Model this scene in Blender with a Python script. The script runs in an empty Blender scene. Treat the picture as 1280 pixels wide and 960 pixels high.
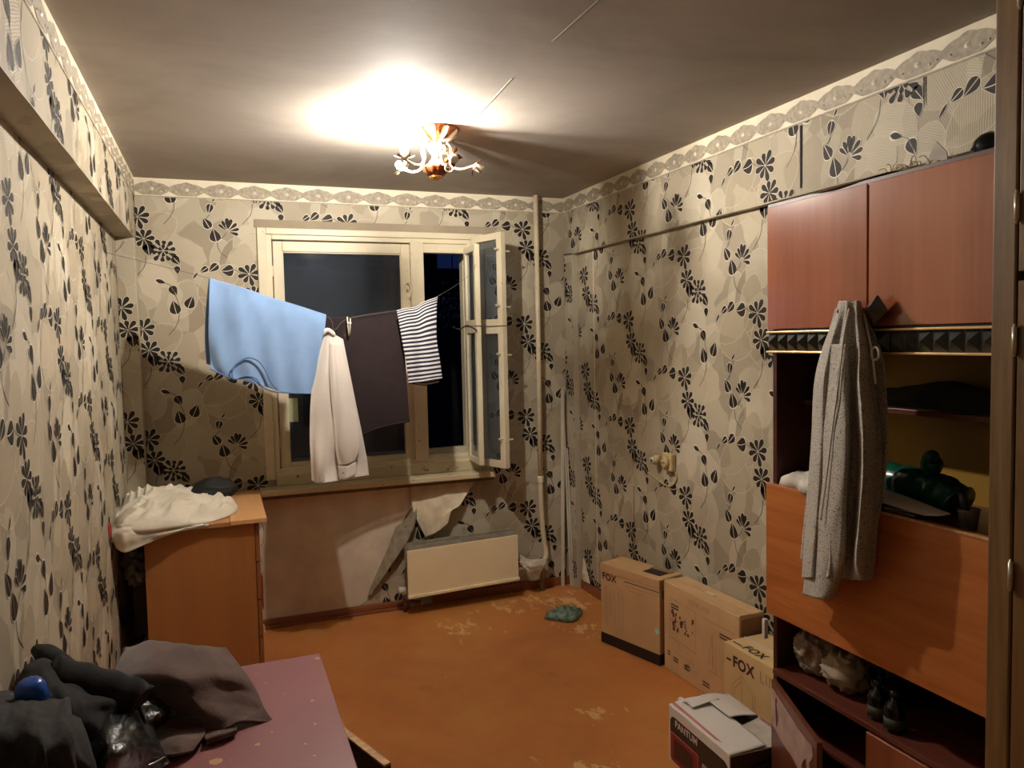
import bpy, bmesh, math, random
from mathutils import Vector, noise
from math import sin, cos, pi, radians
random.seed(7)
SC = bpy.context.scene
COL = SC.collection

# ------------------------------------------------------------------ camera
F = 957.23
CAM = Vector((0.38294, -4.50347, 1.61104))
CF = Vector((0.355869, 0.932702, -0.058519))
_yaw, _rol = 0.3645, -0.0213
_r = Vector((cos(_yaw), -sin(_yaw), 0)); _u = _r.cross(CF)
CR = (_r*cos(_rol) + _u*sin(_rol)).normalized(); CU = (CR.cross(CF)).normalized()
cd = bpy.data.cameras.new('camera'); cam = bpy.data.objects.new('camera', cd); COL.objects.link(cam)
from mathutils import Matrix
M = Matrix((CR, CU, -CF)).transposed().to_4x4(); M.translation = CAM
cam.matrix_world = M
cd.sensor_width = 36; cd.lens = F/1280*36; cd.clip_start = .02; cd.clip_end = 200
SC.camera = cam
# ------------------------------------------------------------------ world (night sky) and exposure
w = bpy.data.worlds.new('world'); SC.world = w; w.use_nodes = True
w.node_tree.nodes['Background'].inputs[0].default_value = (.006, .011, .03, 1)
w.node_tree.nodes['Background'].inputs[1].default_value = .25
SC.view_settings.view_transform = 'Standard'; SC.view_settings.look = 'None'
SC.view_settings.gamma = 1; SC.view_settings.exposure = 1.0
BULB_POS = Vector((1.12, -1.40, 2.437)); BULB_STRENGTH = 1900

W = 2.476; XR = W+.04; XL = -.09; H = 2.5; YF = -5.1

def at(px, py, ax, v):
    """point of the photograph's pixel on the plane axis=v (used only to measure where things stand)"""
    d = CF + CR*((px-640)/F) - CU*((py-480)/F)
    return CAM + d*((v-CAM[ax])/d[ax])
def Y(px, py, y): return at(px, py, 1, y)
def Z(px, py, z): return at(px, py, 2, z)
def X(px, py, x): return at(px, py, 0, x)

# ------------------------------------------------------------------ materials
def srgb(c):
    return tuple(((x/255)/12.92 if x/255 <= .04045 else ((x/255+.055)/1.055)**2.4) for x in c)+(1,)
MATS = {}
class NT:
    def __init__(s, name):
        s.m = bpy.data.materials.new(name); s.m.use_nodes = True; s.t = s.m.node_tree
        s.b = s.t.nodes['Principled BSDF']; s.tc = s.t.nodes.new('ShaderNodeTexCoord')
    def n(s, ty, ins=None, **kw):
        x = s.t.nodes.new('ShaderNode'+ty)
        for k, v in kw.items(): setattr(x, k, v)
        for k, v in (ins or {}).items():
            if isinstance(v, bpy.types.NodeSocket): s.t.links.new(v, x.inputs[k])
            else: x.inputs[k].default_value = v
        return x
    def mp(s, scale=(1, 1, 1), rot=(0, 0, 0), src='Object', loc=(0, 0, 0)):
        return s.n('Mapping', {'Vector': s.tc.outputs[src], 'Scale': scale, 'Rotation': rot, 'Location': loc}).outputs[0]
    def noise(s, vec, scale, det=4, rough=.55, dist=0):
        return s.n('TexNoise', {'Vector': vec, 'Scale': scale, 'Detail': det, 'Roughness': rough, 'Distortion': dist}).outputs[0]
    def ramp(s, fac, stops):
        r = s.n('ValToRGB', {'Fac': fac}); e = r.color_ramp.elements
        while len(e) < len(stops): e.new(.5)
        for q, (p, c) in zip(e, stops):
            q.position = p; q.color = c if len(c) == 4 else tuple(c)+(1,)
        return r.outputs[0]
    def mix(s, fac, a, b, mode='MIX'):
        x = s.t.nodes.new('ShaderNodeMix'); x.data_type = 'RGBA'; x.blend_type = mode
        for i, v in ((0, fac), (6, a), (7, b)):
            if isinstance(v, bpy.types.NodeSocket): s.t.links.new(v, x.inputs[i])
            else: x.inputs[i].default_value = v
        return x.outputs[2]
    def math(s, op, a, b=0., clamp=False):
        x = s.t.nodes.new('ShaderNodeMath'); x.operation = op; x.use_clamp = clamp
        for i, v in ((0, a), (1, b)):
            if isinstance(v, bpy.types.NodeSocket): s.t.links.new(v, x.inputs[i])
            else: x.inputs[i].default_value = v
        return x.outputs[0]
    def out(s, color=None, rough=.6, bump=None, bs=.3, bd=.003, metal=0, spec=.5):
        if color is not None:
            if isinstance(color, bpy.types.NodeSocket): s.t.links.new(color, s.b.inputs['Base Color'])
            else: s.b.inputs['Base Color'].default_value = color
        if isinstance(rough, bpy.types.NodeSocket): s.t.links.new(rough, s.b.inputs['Roughness'])
        else: s.b.inputs['Roughness'].default_value = rough
        s.b.inputs['Metallic'].default_value = metal
        s.b.inputs['Specular IOR Level'].default_value = spec
        if bump is not None:
            bn = s.n('Bump', {'Height': bump, 'Strength': bs, 'Distance': bd}); s.t.links.new(bn.outputs[0], s.b.inputs['Normal'])
        return s.m
def simple(name, c, rough=.6, var=.12, scale=8, bump=.2, metal=0, bd=.002, spec=.5, bscale=60, sheen=0):
    if name in MATS: return MATS[name]
    t = NT(name); c = srgb(c); v = t.mp()
    n = t.noise(v, scale)
    lo = tuple(x*(1-var*2) for x in c[:3])+(1,); hi = tuple(min(1, x*(1+var)) for x in c[:3])+(1,)
    col = t.ramp(n, [(.3, lo), (.7, hi)])
    m = t.out(col, rough, t.noise(v, bscale, 3), bump, bd, metal, spec)
    if sheen: t.b.inputs['Sheen Weight'].default_value = sheen
    MATS[name] = m; return m
def wood(name, c1, c2, rough=.3, axis='Y', scale=1.0, coat=.0, dirt=None):
    t = NT(name)
    sc = {'X': (1, 14, 14), 'Y': (14, 1, 14), 'Z': (14, 14, 1)}[axis]
    v = t.mp(tuple(x*scale for x in sc))
    n = t.noise(v, 1.4, 6, .6, .8); n2 = t.noise(v, 9, 3, .6)
    f = t.math('ADD', t.math('MULTIPLY', n, .75), t.math('MULTIPLY', n2, .25))
    col = t.ramp(f, [(.32, srgb(c1)), (.68, srgb(c2))])
    if dirt:
        d = t.noise(t.mp(), 4, 5, .6)
        col = t.mix(t.ramp(d, [(.5, (0, 0, 0)), (.7, (1, 1, 1))]), col, srgb(dirt))
    m = t.out(col, rough, n2, .15, .001)
    t.b.inputs['Coat Weight'].default_value = coat; t.b.inputs['Coat Roughness'].default_value = .15
    return m

def wallpaper_mat(name, c1, c2, rot, plane):
    t = NT(name); v = t.mp()
    # patches, each with its own tone, and fine hatching
    vd = t.n('TexNoise', {'Vector': v, 'Scale': 5., 'Detail': 2.})
    vv = t.n('VectorMath', {0: v, 1: t.n('VectorMath', {0: vd.outputs[1], 'Scale': .12}, operation='SCALE').outputs[0]}, operation='ADD').outputs[0]
    vo = t.n('TexVoronoi', {'Vector': vv, 'Scale': 6.5}, feature='F1')
    tone = t.n('SeparateColor', {'Color': vo.outputs['Color']}).outputs[0]
    rots = {'y': (0, rot, 0), 'x': (rot, 0, 0)}[plane]
    wv = t.n('TexWave', {'Vector': t.mp(rot=rots), 'Scale': 42., 'Distortion': 5., 'Detail': 1.5, 'Detail Scale': .35}, wave_type='BANDS', bands_direction='X' if plane == 'y' else 'Y').outputs[1]
    fine = t.noise(v, 260, 2)
    f = t.math('ADD', t.math('MULTIPLY', tone, .55), t.math('MULTIPLY', wv, .38))
    f = t.math('ADD', f, t.math('MULTIPLY', fine, .15))
    col = t.ramp(f, [(.15, srgb(c1)), (.9, srgb(c2))])
    big = t.noise(v, 1.6, 4)
    col = t.mix(t.ramp(big, [(.5, (0, 0, 0)), (.8, (.45, .45, .45))]), col, srgb((138, 122, 98)))
    return t.out(col, .62, t.math('ADD', wv, fine), .35, .0012, spec=.35)
PAL = dict(a=((142, 131, 111), (186, 175, 152)), b=((164, 154, 133), (196, 186, 164)), c=((136, 125, 105), (160, 149, 127)), d=((152, 140, 117), (180, 168, 144)))
def wp(kind, plane):
    k = 'wallpaper_%s_%s' % (kind, plane)
    if k not in MATS: MATS[k] = wallpaper_mat(k, *PAL[kind], {'a': .5, 'b': 1.2, 'c': 2.2, 'd': .0}[kind], plane)
    return MATS[k]
leafM = simple('print_dark_leaf', (42, 34, 28), .6, .15, 30, .2, spec=.25)
leafLine = simple('print_pale_outline', (212, 202, 180), .5, .05, 30, .1)
lobeLine = simple('print_lobe_edge', (186, 175, 152), .6, .05, 30, .1)
stemM = simple('print_stem', (92, 82, 68), .5, .1, 30, .1)

t = NT('ceiling_whitewash')
v = t.mp(); n1 = t.noise(v, 1.3, 5, .6, .5); n2 = t.noise(t.mp((1, 5, 1), (0, 0, .2)), 3, 5, .6)
col = t.ramp(t.math('ADD', t.math('MULTIPLY', n1, .85), t.math('MULTIPLY', n2, .15)), [(.3, srgb((150, 141, 130))), (.7, srgb((184, 175, 164)))])
spk = t.noise(v, 14, 6, .7)
col = t.mix(t.ramp(spk, [(.69, (0, 0, 0)), (.76, (.5, .5, .5))]), col, srgb((120, 104, 88)))
ceilM = t.out(col, .8, t.math('ADD', n2, t.noise(v, 90, 3)), .15, .002, spec=.3)

t = NT('floor_paint'); v = t.mp()
n1 = t.noise(v, 1.7, 5, .6, .4); n2 = t.noise(v, 7, 5, .65)
f = t.math('ADD', t.math('MULTIPLY', n1, .65), t.math('MULTIPLY', n2, .35))
col = t.ramp(f, [(.3, srgb((166, 104, 54))), (.5, srgb((192, 122, 64))), (.72, srgb((204, 146, 80)))])
# worn places where the paint is gone
sx = t.n('SeparateXYZ', {'Vector': v})
def spot(cx, cy, r):
    dx = t.math('SUBTRACT', sx.outputs[0], cx); dy = t.math('SUBTRACT', sx.outputs[1], cy)
    d = t.math('SQRT', t.math('ADD', t.math('MULTIPLY', dx, dx), t.math('MULTIPLY', dy, dy)))
    return t.math('SUBTRACT', 1., t.math('DIVIDE', d, r), True)
acc = None
for cx, cy, r in [(2.32, -.32, .5), (2.2, -.72, .3), (1.55, -2.05, .34), (1.36, -2.22, .34), (1.85, -1.62, .22), (2.0, -.25, .35), (1.3, -1.0, .5), (1.6, -.45, .4)]:
    s_ = t.math('MULTIPLY', spot(cx, cy, r), .75 if (cx > 1.3 and r < .45) or r == .5 and cx > 2 else .30)
    acc = s_ if acc is None else t.math('MAXIMUM', acc, s_)
wn = t.noise(t.mp((1.6, 1, 1), (0, 0, .7)), 9, 7, .7, .6)
msk = t.ramp(t.math('ADD', t.math('MULTIPLY', acc, .34), wn), [(.725, (0, 0, 0)), (.76, (.9, .9, .9))])
fl = t.noise(v, 38, 2, .5); flm = t.ramp(fl, [(.765, (0, 0, 0)), (.785, (1, 1, 1))])
col = t.mix(msk, col, srgb((226, 186, 128))); col = t.mix(flm, col, srgb((226, 186, 140)))
dk = t.ramp(t.noise(v, 3.1, 6, .7), [(.62, (0, 0, 0)), (.75, (.55, .55, .55))]); col = t.mix(dk, col, srgb((118, 70, 38)))
floorM = t.out(col, t.ramp(n2, [(.3, (.34, .34, .34)), (.7, (.5, .5, .5))]), t.math('SUBTRACT', t.noise(v, 30, 4), t.math('MULTIPLY', msk, .6)), .25, .002)

plasterM = simple('bare_plaster', (218, 204, 182), .8, .1, 5, .35, bscale=25)
def paintwork(name, c, chip, lo=.66, hi=.69, rough=.45):
    t = NT(name); v = t.mp()
    n = t.noise(v, 5, 4); col = t.ramp(n, [(.3, tuple(x*.86 for x in srgb(c)[:3])), (.7, srgb(c))])
    ch = t.ramp(t.noise(v, 24, 6, .68), [(lo, (0, 0, 0)), (hi, (1, 1, 1))])
    col = t.mix(ch, col, srgb(chip))
    return t.out(col, rough, t.noise(v, 40, 4), .25, .0015)
frameM = paintwork('window_old_white_paint', (214, 202, 172), (128, 104, 72))
sillM = paintwork('sill_paint', (200, 186, 152), (96, 74, 50), .62, .66)
purpleM = paintwork('table_purple_paint', (146, 90, 90), (205, 165, 135), .70, .72, .42)
baseM = paintwork('baseboard_paint', (142, 84, 52), (176, 140, 100), .64, .68)
radM = simple('radiator_cream', (242, 226, 188), .38, .03, 4, .05)
radG = simple('radiator_grey', (150, 142, 126), .6, .15, 20, .3)
darkM = simple('dark_gap', (22, 18, 16), .8)
pipeM = simple('pipe_paint', (216, 200, 168), .4, .06, 12, .2)
railM = simple('rail_white', (206, 198, 178), .5, .05)
mahog = wood('mahogany_lacquer', (134, 72, 46), (164, 94, 62), .2, 'Z', .35, .6)
cherry = wood('cherry_lacquer', (164, 94, 46), (196, 122, 66), .26, 'Y', .8, .3)
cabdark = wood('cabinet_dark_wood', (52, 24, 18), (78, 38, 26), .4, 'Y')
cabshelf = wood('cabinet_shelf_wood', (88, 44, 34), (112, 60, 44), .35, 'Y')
mustard = simple('cabinet_back_mustard', (164, 124, 30), .6, .05, 3, .1)
blackP = simple('pyramid_black', (62, 65, 61), .3, .15, 20, .1)
goldM = simple('gold_strip', (214, 178, 120), .3, .06, 20, .05, metal=.6)
oakM = wood('wardrobe_oak', (92, 68, 40), (134, 104, 66), .38, 'Z', 1.2)
oakD = wood('wardrobe_oak_door', (92, 66, 38), (126, 94, 56), .38, 'Z', 1.2)
hingeM = simple('hinge_steel', (200, 192, 172), .35, .1, 30, .1, metal=.5)
chipb = wood('dresser_side', (156, 102, 56), (170, 114, 64), .42, 'Z', .4)
chipTop = wood('dresser_top', (206, 152, 100), (222, 172, 120), .42, 'Y', .4)
chipEdge = simple('dresser_edge', (96, 48, 28), .5)
cardM = simple('cardboard', (204, 168, 124), .75, .07, 5, .15)
cardIn = simple('cardboard_inside', (150, 116, 82), .8, .07, 5, .15)
cardY = simple('cardboard_yellowish', (212, 180, 128), .75, .06, 5, .15)
inkM = simple('print_black_ink', (52, 38, 32), .7)
inkP = simple('print_plum_ink', (70, 24, 40), .7)
inkB = simple('print_brown_ink', (146, 108, 76), .7)
whiteC = simple('white_carton', (226, 220, 214), .5, .03, 5, .05)
redC = simple('red_print', (138, 18, 36), .4, .1, 9, .03)
pinkC = simple('pink_print', (196, 120, 124), .5)
blackC = simple('black_print', (34, 30, 30), .4)
tapeM = simple('clear_tape', (208, 206, 200), .2, .06)

class Z0: pass
# ------------------------------------------------------------------ object helpers
def wloc(o):
    v = Vector((0, 0, 0))
    while o is not None: v += o.location; o = o.parent
    return v
def link(name, me, parent=None, loc=None):
    o = bpy.data.objects.new(name, me); COL.objects.link(o)
    if parent is not None: o.parent = parent
    return o
def tag(o, label=None, cat=None, group=None, kind=None):
    if label: o['label'] = label
    if cat: o['category'] = cat
    if group: o['group'] = group
    if kind: o['kind'] = kind
    return o
def thing(name, label, cat, loc, group=None):
    o = bpy.data.objects.new(name, None); COL.objects.link(o); o.location = loc; o.empty_display_size = .05
    return tag(o, label, cat, group)
def structure(name, loc=(0, 0, 0), parent=None):
    o = bpy.data.objects.new(name, None); COL.objects.link(o); o.location = loc
    return tag(o, kind='structure')

class MB:
    def __init__(s): s.v = []; s.f = []; s.mi = []; s.uv = {}
    def add(s, vs, fs, mi=0):
        k = len(s.v); s.v += [Vector(a) for a in vs]
        for f in fs: s.f.append([k+i for i in f]); s.mi.append(mi)
        return s
    def box(s, x0, x1, y0, y1, z0, z1, fr=None, mi=0):
        vs = [Vector((x, y, z)) for z in (z0, z1) for y in (y0, y1) for x in (x0, x1)]
        if fr: vs = [fr(a) for a in vs]
        return s.add(vs, [(0, 2, 3, 1), (4, 5, 7, 6), (0, 1, 5, 4), (1, 3, 7, 5), (3, 2, 6, 7), (2, 0, 4, 6)], mi)
    def tube(s, pts, r, n=10, cap=True, mi=0):
        pts = [Vector(p) for p in pts]; rs = r if isinstance(r, (list, tuple)) else [r]*len(pts)
        k = len(s.v); prev = None
        for i, p in enumerate(pts):
            d = (pts[min(i+1, len(pts)-1)]-pts[max(i-1, 0)]).normalized()
            a = prev if prev is not None else (Vector((0, 0, 1)) if abs(d.z) < .9 else Vector((1, 0, 0)))
            a = (a - d*a.dot(d)).normalized(); prev = a; b = d.cross(a)
            for j in range(n):
                t_ = 2*pi*j/n; s.v.append(p+(a*cos(t_)+b*sin(t_))*rs[i])
        for i in range(len(pts)-1):
            for j in range(n):
                q = k+i*n; s.f.append([q+j, q+(j+1) % n, q+n+(j+1) % n, q+n+j]); s.mi.append(mi)
        if cap:
            s.f.append([k+j for j in range(n)][::-1]); s.mi.append(mi)
            s.f.append([k+(len(pts)-1)*n+j for j in range(n)]); s.mi.append(mi)
        return s
    def lathe(s, prof, c, n=24, axis=None, ripple=None, mi=0):
        c = Vector(c); A = Vector(axis).normalized() if axis else Vector((0, 0, 1))
        a = Vector((1, 0, 0)) if abs(A.x) < .9 else Vector((0, 1, 0)); a = (a-A*a.dot(A)).normalized(); b = A.cross(a)
        k = len(s.v)
        for r, z in prof:
            for j in range(n):
                t_ = 2*pi*j/n; rr = r*(1+(ripple[1]*cos(ripple[0]*t_) if ripple else 0))
                s.v.append(c+A*z+(a*cos(t_)+b*sin(t_))*rr)
        for i in range(len(prof)-1):
            for j in range(n):
                q = k+i*n; s.f.append([q+j, q+(j+1) % n, q+n+(j+1) % n, q+n+j]); s.mi.append(mi)
        s.f.append([k+j for j in range(n)][::-1]); s.mi.append(mi)
        s.f.append([k+(len(prof)-1)*n+j for j in range(n)]); s.mi.append(mi)
        return s
    def prism(s, poly, O, U, V, th, mi=0):
        O, U, V = Vector(O), Vector(U), Vector(V); N = U.cross(V).normalized(); n = len(poly)
        vs = [O+U*a+V*b for a, b in poly]; vs += [p+N*th for p in vs]
        return s.add(vs, [list(range(n))[::-1], list(range(n, 2*n))]+[[i, (i+1) % n, n+(i+1) % n, n+i] for i in range(n)], mi)
    def poly(s, poly, O, U, V, off=0, mi=0):
        O, U, V = Vector(O), Vector(U), Vector(V); N = U.cross(V).normalized()
        return s.add([O+U*a+V*b+N*off for a, b in poly], [list(range(len(poly)))], mi)
    def build(s, name, mats, parent=None, bev=0, smooth=False, origin=None, uvs=None):
        if not isinstance(mats, (list, tuple)): mats = [mats]
        if parent is not None: org = wloc(parent)
        elif origin is not None: org = Vector(origin)
        else:
            xs = [p.x for p in s.v]; ys = [p.y for p in s.v]; org = Vector(((min(xs)+max(xs))/2, (min(ys)+max(ys))/2, min(p.z for p in s.v)))
        me = bpy.data.meshes.new(name); me.from_pydata([p-org for p in s.v], [], s.f); me.update()
        for m in mats: me.materials.append(m)
        for p, i in zip(me.polygons, s.mi): p.material_index = i
        if smooth:
            for p in me.polygons: p.use_smooth = True
        bm = bmesh.new(); bm.from_mesh(me); bmesh.ops.recalc_face_normals(bm, faces=bm.faces) if uvs != 'flat' else None; bm.to_mesh(me); bm.free()
        o = link(name, me, parent)
        if parent is None: o.location = org
        if bev:
            b = o.modifiers.new('bevel', 'BEVEL'); b.width = bev; b.segments = 2; b.limit_method = 'ANGLE'; b.angle_limit = radians(40)
        return o

def text(name, body, size, O, U, V, mat, parent, off=.0012, bold=0.0, spacing=1.0):
    cu = bpy.data.curves.new(name, 'FONT'); cu.body = body; cu.size = size; cu.offset = bold; cu.space_character = spacing; cu.resolution_u = 3
    to = bpy.data.objects.new(name, cu); COL.objects.link(to)
    bpy.context.view_layer.update()
    me = bpy.data.meshes.new_from_object(to.evaluated_get(bpy.context.evaluated_depsgraph_get()))
    bpy.data.objects.remove(to)
    O, U, V = Vector(O), Vector(U).normalized(), Vector(V).normalized(); N = U.cross(V).normalized()
    org = wloc(parent)
    for q in me.vertices:
        q.co = O+U*q.co.x+V*q.co.y+N*off-org
    me.materials.clear(); me.materials.append(mat)
    return link(name, me, parent)

def cr(p0, p1, p2, p3, t):
    return .5*((2*p1)+(p2-p0)*t+(2*p0-5*p1+4*p2-p3)*t*t+(3*p1-p0-3*p2+p3)*t**3)
def crline(P, u):
    n = len(P)-1; x = min(max(u, 0), 1)*n; i = min(int(x), n-1); t = x-i
    return cr(P[max(i-1, 0)], P[i], P[i+1], P[min(i+2, n)], t)
def smoothpath(P, n): P = [Vector(p) for p in P]; return [crline(P, i/(n-1)) for i in range(n)]
def patch(name, G, mat, parent=None, nu=40, nv=40, wr=(.006, 4, 4), th=.003, seed=0, folds=None, origin=None, sharp=False):
    G = [[Vector(p) for p in r] for r in G]
    P = [[None]*(nu+1) for _ in range(nv+1)]
    for j in range(nv+1):
        v = j/nv
        rows = [crline([G[k][c] for k in range(len(G))], v) for c in range(len(G[0]))]
        for i in range(nu+1): P[j][i] = crline(rows, i/nu)
    N = [[None]*(nu+1) for _ in range(nv+1)]
    for j in range(nv+1):
        for i in range(nu+1):
            a = P[j][min(i+1, nu)]-P[j][max(i-1, 0)]; b = P[min(j+1, nv)][i]-P[max(j-1, 0)][i]
            n = a.cross(b); N[j][i] = n.normalized() if n.length > 1e-9 else Vector((0, 0, 1))
    vs = []; uvs = []
    for side in (0, 1):
        for j in range(nv+1):
            for i in range(nu+1):
                u, v = i/nu, j/nv
                d = 0
                for o_, a_ in ((1, 1), (2.3, .45)):
                    q = noise.noise(Vector((u*wr[1]*o_+seed*7.3, v*wr[2]*o_+seed*3.1, seed)))
                    d += a_*(.6*(1-2*abs(q))+.8*q)
                d *= wr[0]*min(1, .25+6*min(u, 1-u, v, 1-v))
                if folds: d += folds(u, v)
                vs.append(P[j][i]+N[j][i]*(d+(th if side else 0))); uvs.append((u, v))
    m = MB(); m.v = vs; K = (nu+1)*(nv+1)
    idx = lambda s_, j, i: s_*K+j*(nu+1)+i
    for s_ in (0, 1):
        for j in range(nv):
            for i in range(nu):
                f = [idx(s_, j, i), idx(s_, j, i+1), idx(s_, j+1, i+1), idx(s_, j+1, i)]
                m.f.append(f if s_ else f[::-1]); m.mi.append(0)
    for i in range(nu):
        m.f.append([idx(0, 0, i), idx(0, 0, i+1), idx(1, 0, i+1), idx(1, 0, i)]); m.f.append([idx(0, nv, i+1), idx(0, nv, i), idx(1, nv, i), idx(1, nv, i+1)]); m.mi += [0, 0]
    for j in range(nv):
        m.f.append([idx(0, j+1, 0), idx(0, j, 0), idx(1, j, 0), idx(1, j+1, 0)]); m.f.append([idx(0, j, nu), idx(0, j+1, nu), idx(1, j+1, nu), idx(1, j, nu)]); m.mi += [0, 0]
    o = m.build(name, mat, parent, smooth=True, origin=origin)
    uvl = o.data.uv_layers.new(name='UVMap')
    for lp in o.data.loops: uvl.data[lp.index].uv = uvs[lp.vertex_index]
    return o
def heap(name, outline, zb, hfun, mat, parent=None, nr=26, na=90, wr=(.012, 6), seed=0, center=None, p=2.6, origin=None, tuck=.0):
    """closed crumpled lump over a star-shaped outline lying at height zb"""
    C_ = Vector(center) if center else sum((Vector(a) for a in outline), Vector((0, 0)))/len(outline)
    angs = sorted([(math.atan2(b[1]-C_.y, b[0]-C_.x), (Vector(b)-C_).length) for b in outline])
    def R(a):
        n = len(angs)
        for i in range(n):
            a0, r0 = angs[i]; a1, r1 = angs[(i+1) % n]
            if i == n-1: a1 += 2*pi
            for aa in (a, a+2*pi):
                if a0 <= aa <= a1+1e-9:
                    t_ = (aa-a0)/(a1-a0+1e-9)
                    # straight chord between the outline points
                    x = (1-t_)*r0+t_*r1; return x
        return angs[0][1]
    m = MB(); m.v = [Vector((C_.x, C_.y, zb+hfun(0, 0, C_)))]
    for k in range(1, nr+1):
        r = k/nr
        for j in range(na):
            a = -pi+2*pi*j/na; rr = R(a)*r; q = Vector((C_.x+cos(a)*rr, C_.y+sin(a)*rr))
            prof = (1-r**p)**(1/p) if r < 1 else 0
            d = 0
            wx_ = .05*noise.noise(Vector((q.x*5, q.y*5, seed))); wy_ = .05*noise.noise(Vector((q.x*5, q.y*5, seed+9)))
            for o_, am, ro in ((1, 1, .5), (1.7, .6, 1.0), (3.1, .22, .2)):
                qx = (q.x+wx_)*cos(ro)+(q.y+wy_)*sin(ro); qy = -(q.x+wx_)*sin(ro)+(q.y+wy_)*cos(ro)
                nn = noise.noise(Vector((qx*wr[1]*o_*.7+seed*5.1, qy*wr[1]*o_*1.9+seed, seed*2.7)))
                d += am*(max(0, 1-3.2*abs(nn))**1.2-.3)
            z = zb+hfun(r, a, q)*prof+wr[0]*d*min(1, prof*1.6)+.001
            m.v.append(Vector((q.x, q.y, max(z, zb+.0005))))
    for j in range(na): m.f.append([0, 1+j, 1+(j+1) % na]); m.mi.append(0)
    for k in range(nr-1):
        for j in range(na):
            b0 = 1+k*na; m.f.append([b0+j, b0+na+j, b0+na+(j+1) % na, b0+(j+1) % na]); m.mi.append(0)
    m.f.append([1+(nr-1)*na+j for j in range(na)][::-1]); m.mi.append(0)
    return m.build(name, mat, parent, smooth=True, origin=origin)

# ------------------------------------------------------------------ wallpaper print
def leaf(b, t_, wd, lean=0.0, petal=False):
    """a leaf: (dark polygon halves, outline polygon)"""
    b = Vector(b); t_ = Vector(t_); d = t_-b; L = d.length; d.normalize(); n = Vector((-d.y, d.x))
    if petal: pr = [(0, .14), (.3, .5), (.58, .92), (.78, 1), (.93, .68), (1, .12)]
    elif wd/L > .45: wd *= 1.22; pr = [(0, .12), (.07, .62), (.2, .96), (.36, 1), (.55, .80), (.75, .45), (.9, .16), (1, 0)]
    else: pr = [(0, .05), (.12, .55), (.3, .95), (.5, 1), (.7, .72), (.88, .32), (1, 0)]
    Lf = [b+d*(L*x)+n*(wd/2*y+lean*sin(pi*x)) for x, y in pr]; Rt = [b+d*(L*x)+n*(-wd/2*y+lean*sin(pi*x)) for x, y in pr]
    return Lf, Rt, [b+d*(L*x)+n*(lean*sin(pi*x)) for x, y in pr]
MOTIF = []   # (kind, polygon)
def ML(b, t_, wd, split=True, lean=0., petal=False):
    L_, R_, C_ = leaf(b, t_, wd, lean, petal)
    ol, orr, _ = leaf(Vector(b)-(Vector(t_)-Vector(b))*.06, Vector(t_)+(Vector(t_)-Vector(b))*.04, wd+.005, lean, petal)
    MOTIF.append((1, ol+orr[::-1][1:]))
    if split:
        g = .0016
        d = (Vector(t_)-Vector(b)).normalized(); n = Vector((-d.y, d.x))
        MOTIF.append((2, L_+[c+n*g for c in C_[::-1][1:]]))
        MOTIF.append((2, R_+[c-n*g for c in C_[::-1][1:]]))
    else: MOTIF.append((2, L_+R_[::-1][1:]))
def MS(pts, w_=.0035):
    pts = smoothpath([Vector((a, b, 0)) for a, b in pts], 9)
    for i in range(8):
        a, b = pts[i].xy, pts[i+1].xy; d = (b-a).normalized(); n = Vector((-d.y, d.x))*w_/2; a = a-d*.0006; b = b+d*.0006
        MOTIF.append((3, [a+n, b+n, b-n, a-n]))
def flower(c, r, n=8, a0=.3, wd=.02, hole=.22):
    c = Vector(c)
    for k in range(n):
        a = a0+2*pi*k/n; q = Vector((cos(a), sin(a)))
        ML(c+q*r*hole, c+q*r*(1+.12*sin(k*2.3)), wd, False, 0., True)
# arc of leaves, two flowers, split leaf
ML((-.287, .12), (-.315, .083), .011, False); ML((-.235, .149), (-.278, .118), .026); ML((-.183, .166), (-.234, .122), .034); ML((-.104, .14), (-.172, .13), .050, True, .006)
MS([(-.104, .14), (-.07, .122), (-.03, .112)])
flower((-.024, .114), .060, 8, .25, .025, .1); flower((0, 0), .055, 8, .1, .024, .1)
MS([(-.02, .10), (-.01, .05), (0, .03)]); ML((.018, -.030), (.024, -.094), .046)
MS([(.008, -.09), (-.004, -.15), (-.05, -.205)])
# dense cluster
flower((.092, -.062), .062, 10, .2, .023, .42); flower((.092, -.062), .030, 6, .5, .019, .15)
ML((.137, -.092), (.172, -.136), .036); ML((.155, -.142), (.158, -.186), .026, False)
# heart group
ML((-.497, .078), (-.449, .062), .022, False); MS([(-.449, .062), (-.42, .045), (-.405, 0), (-.385, -.06), (-.392, -.12), (-.4, -.16), (-.444, -.216)])
ML((-.424, .046), (-.396, -.008), .036); ML((-.345, -.072), (-.316, -.004), .044); ML((-.402, -.104), (-.418, -.028), .046)
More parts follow.
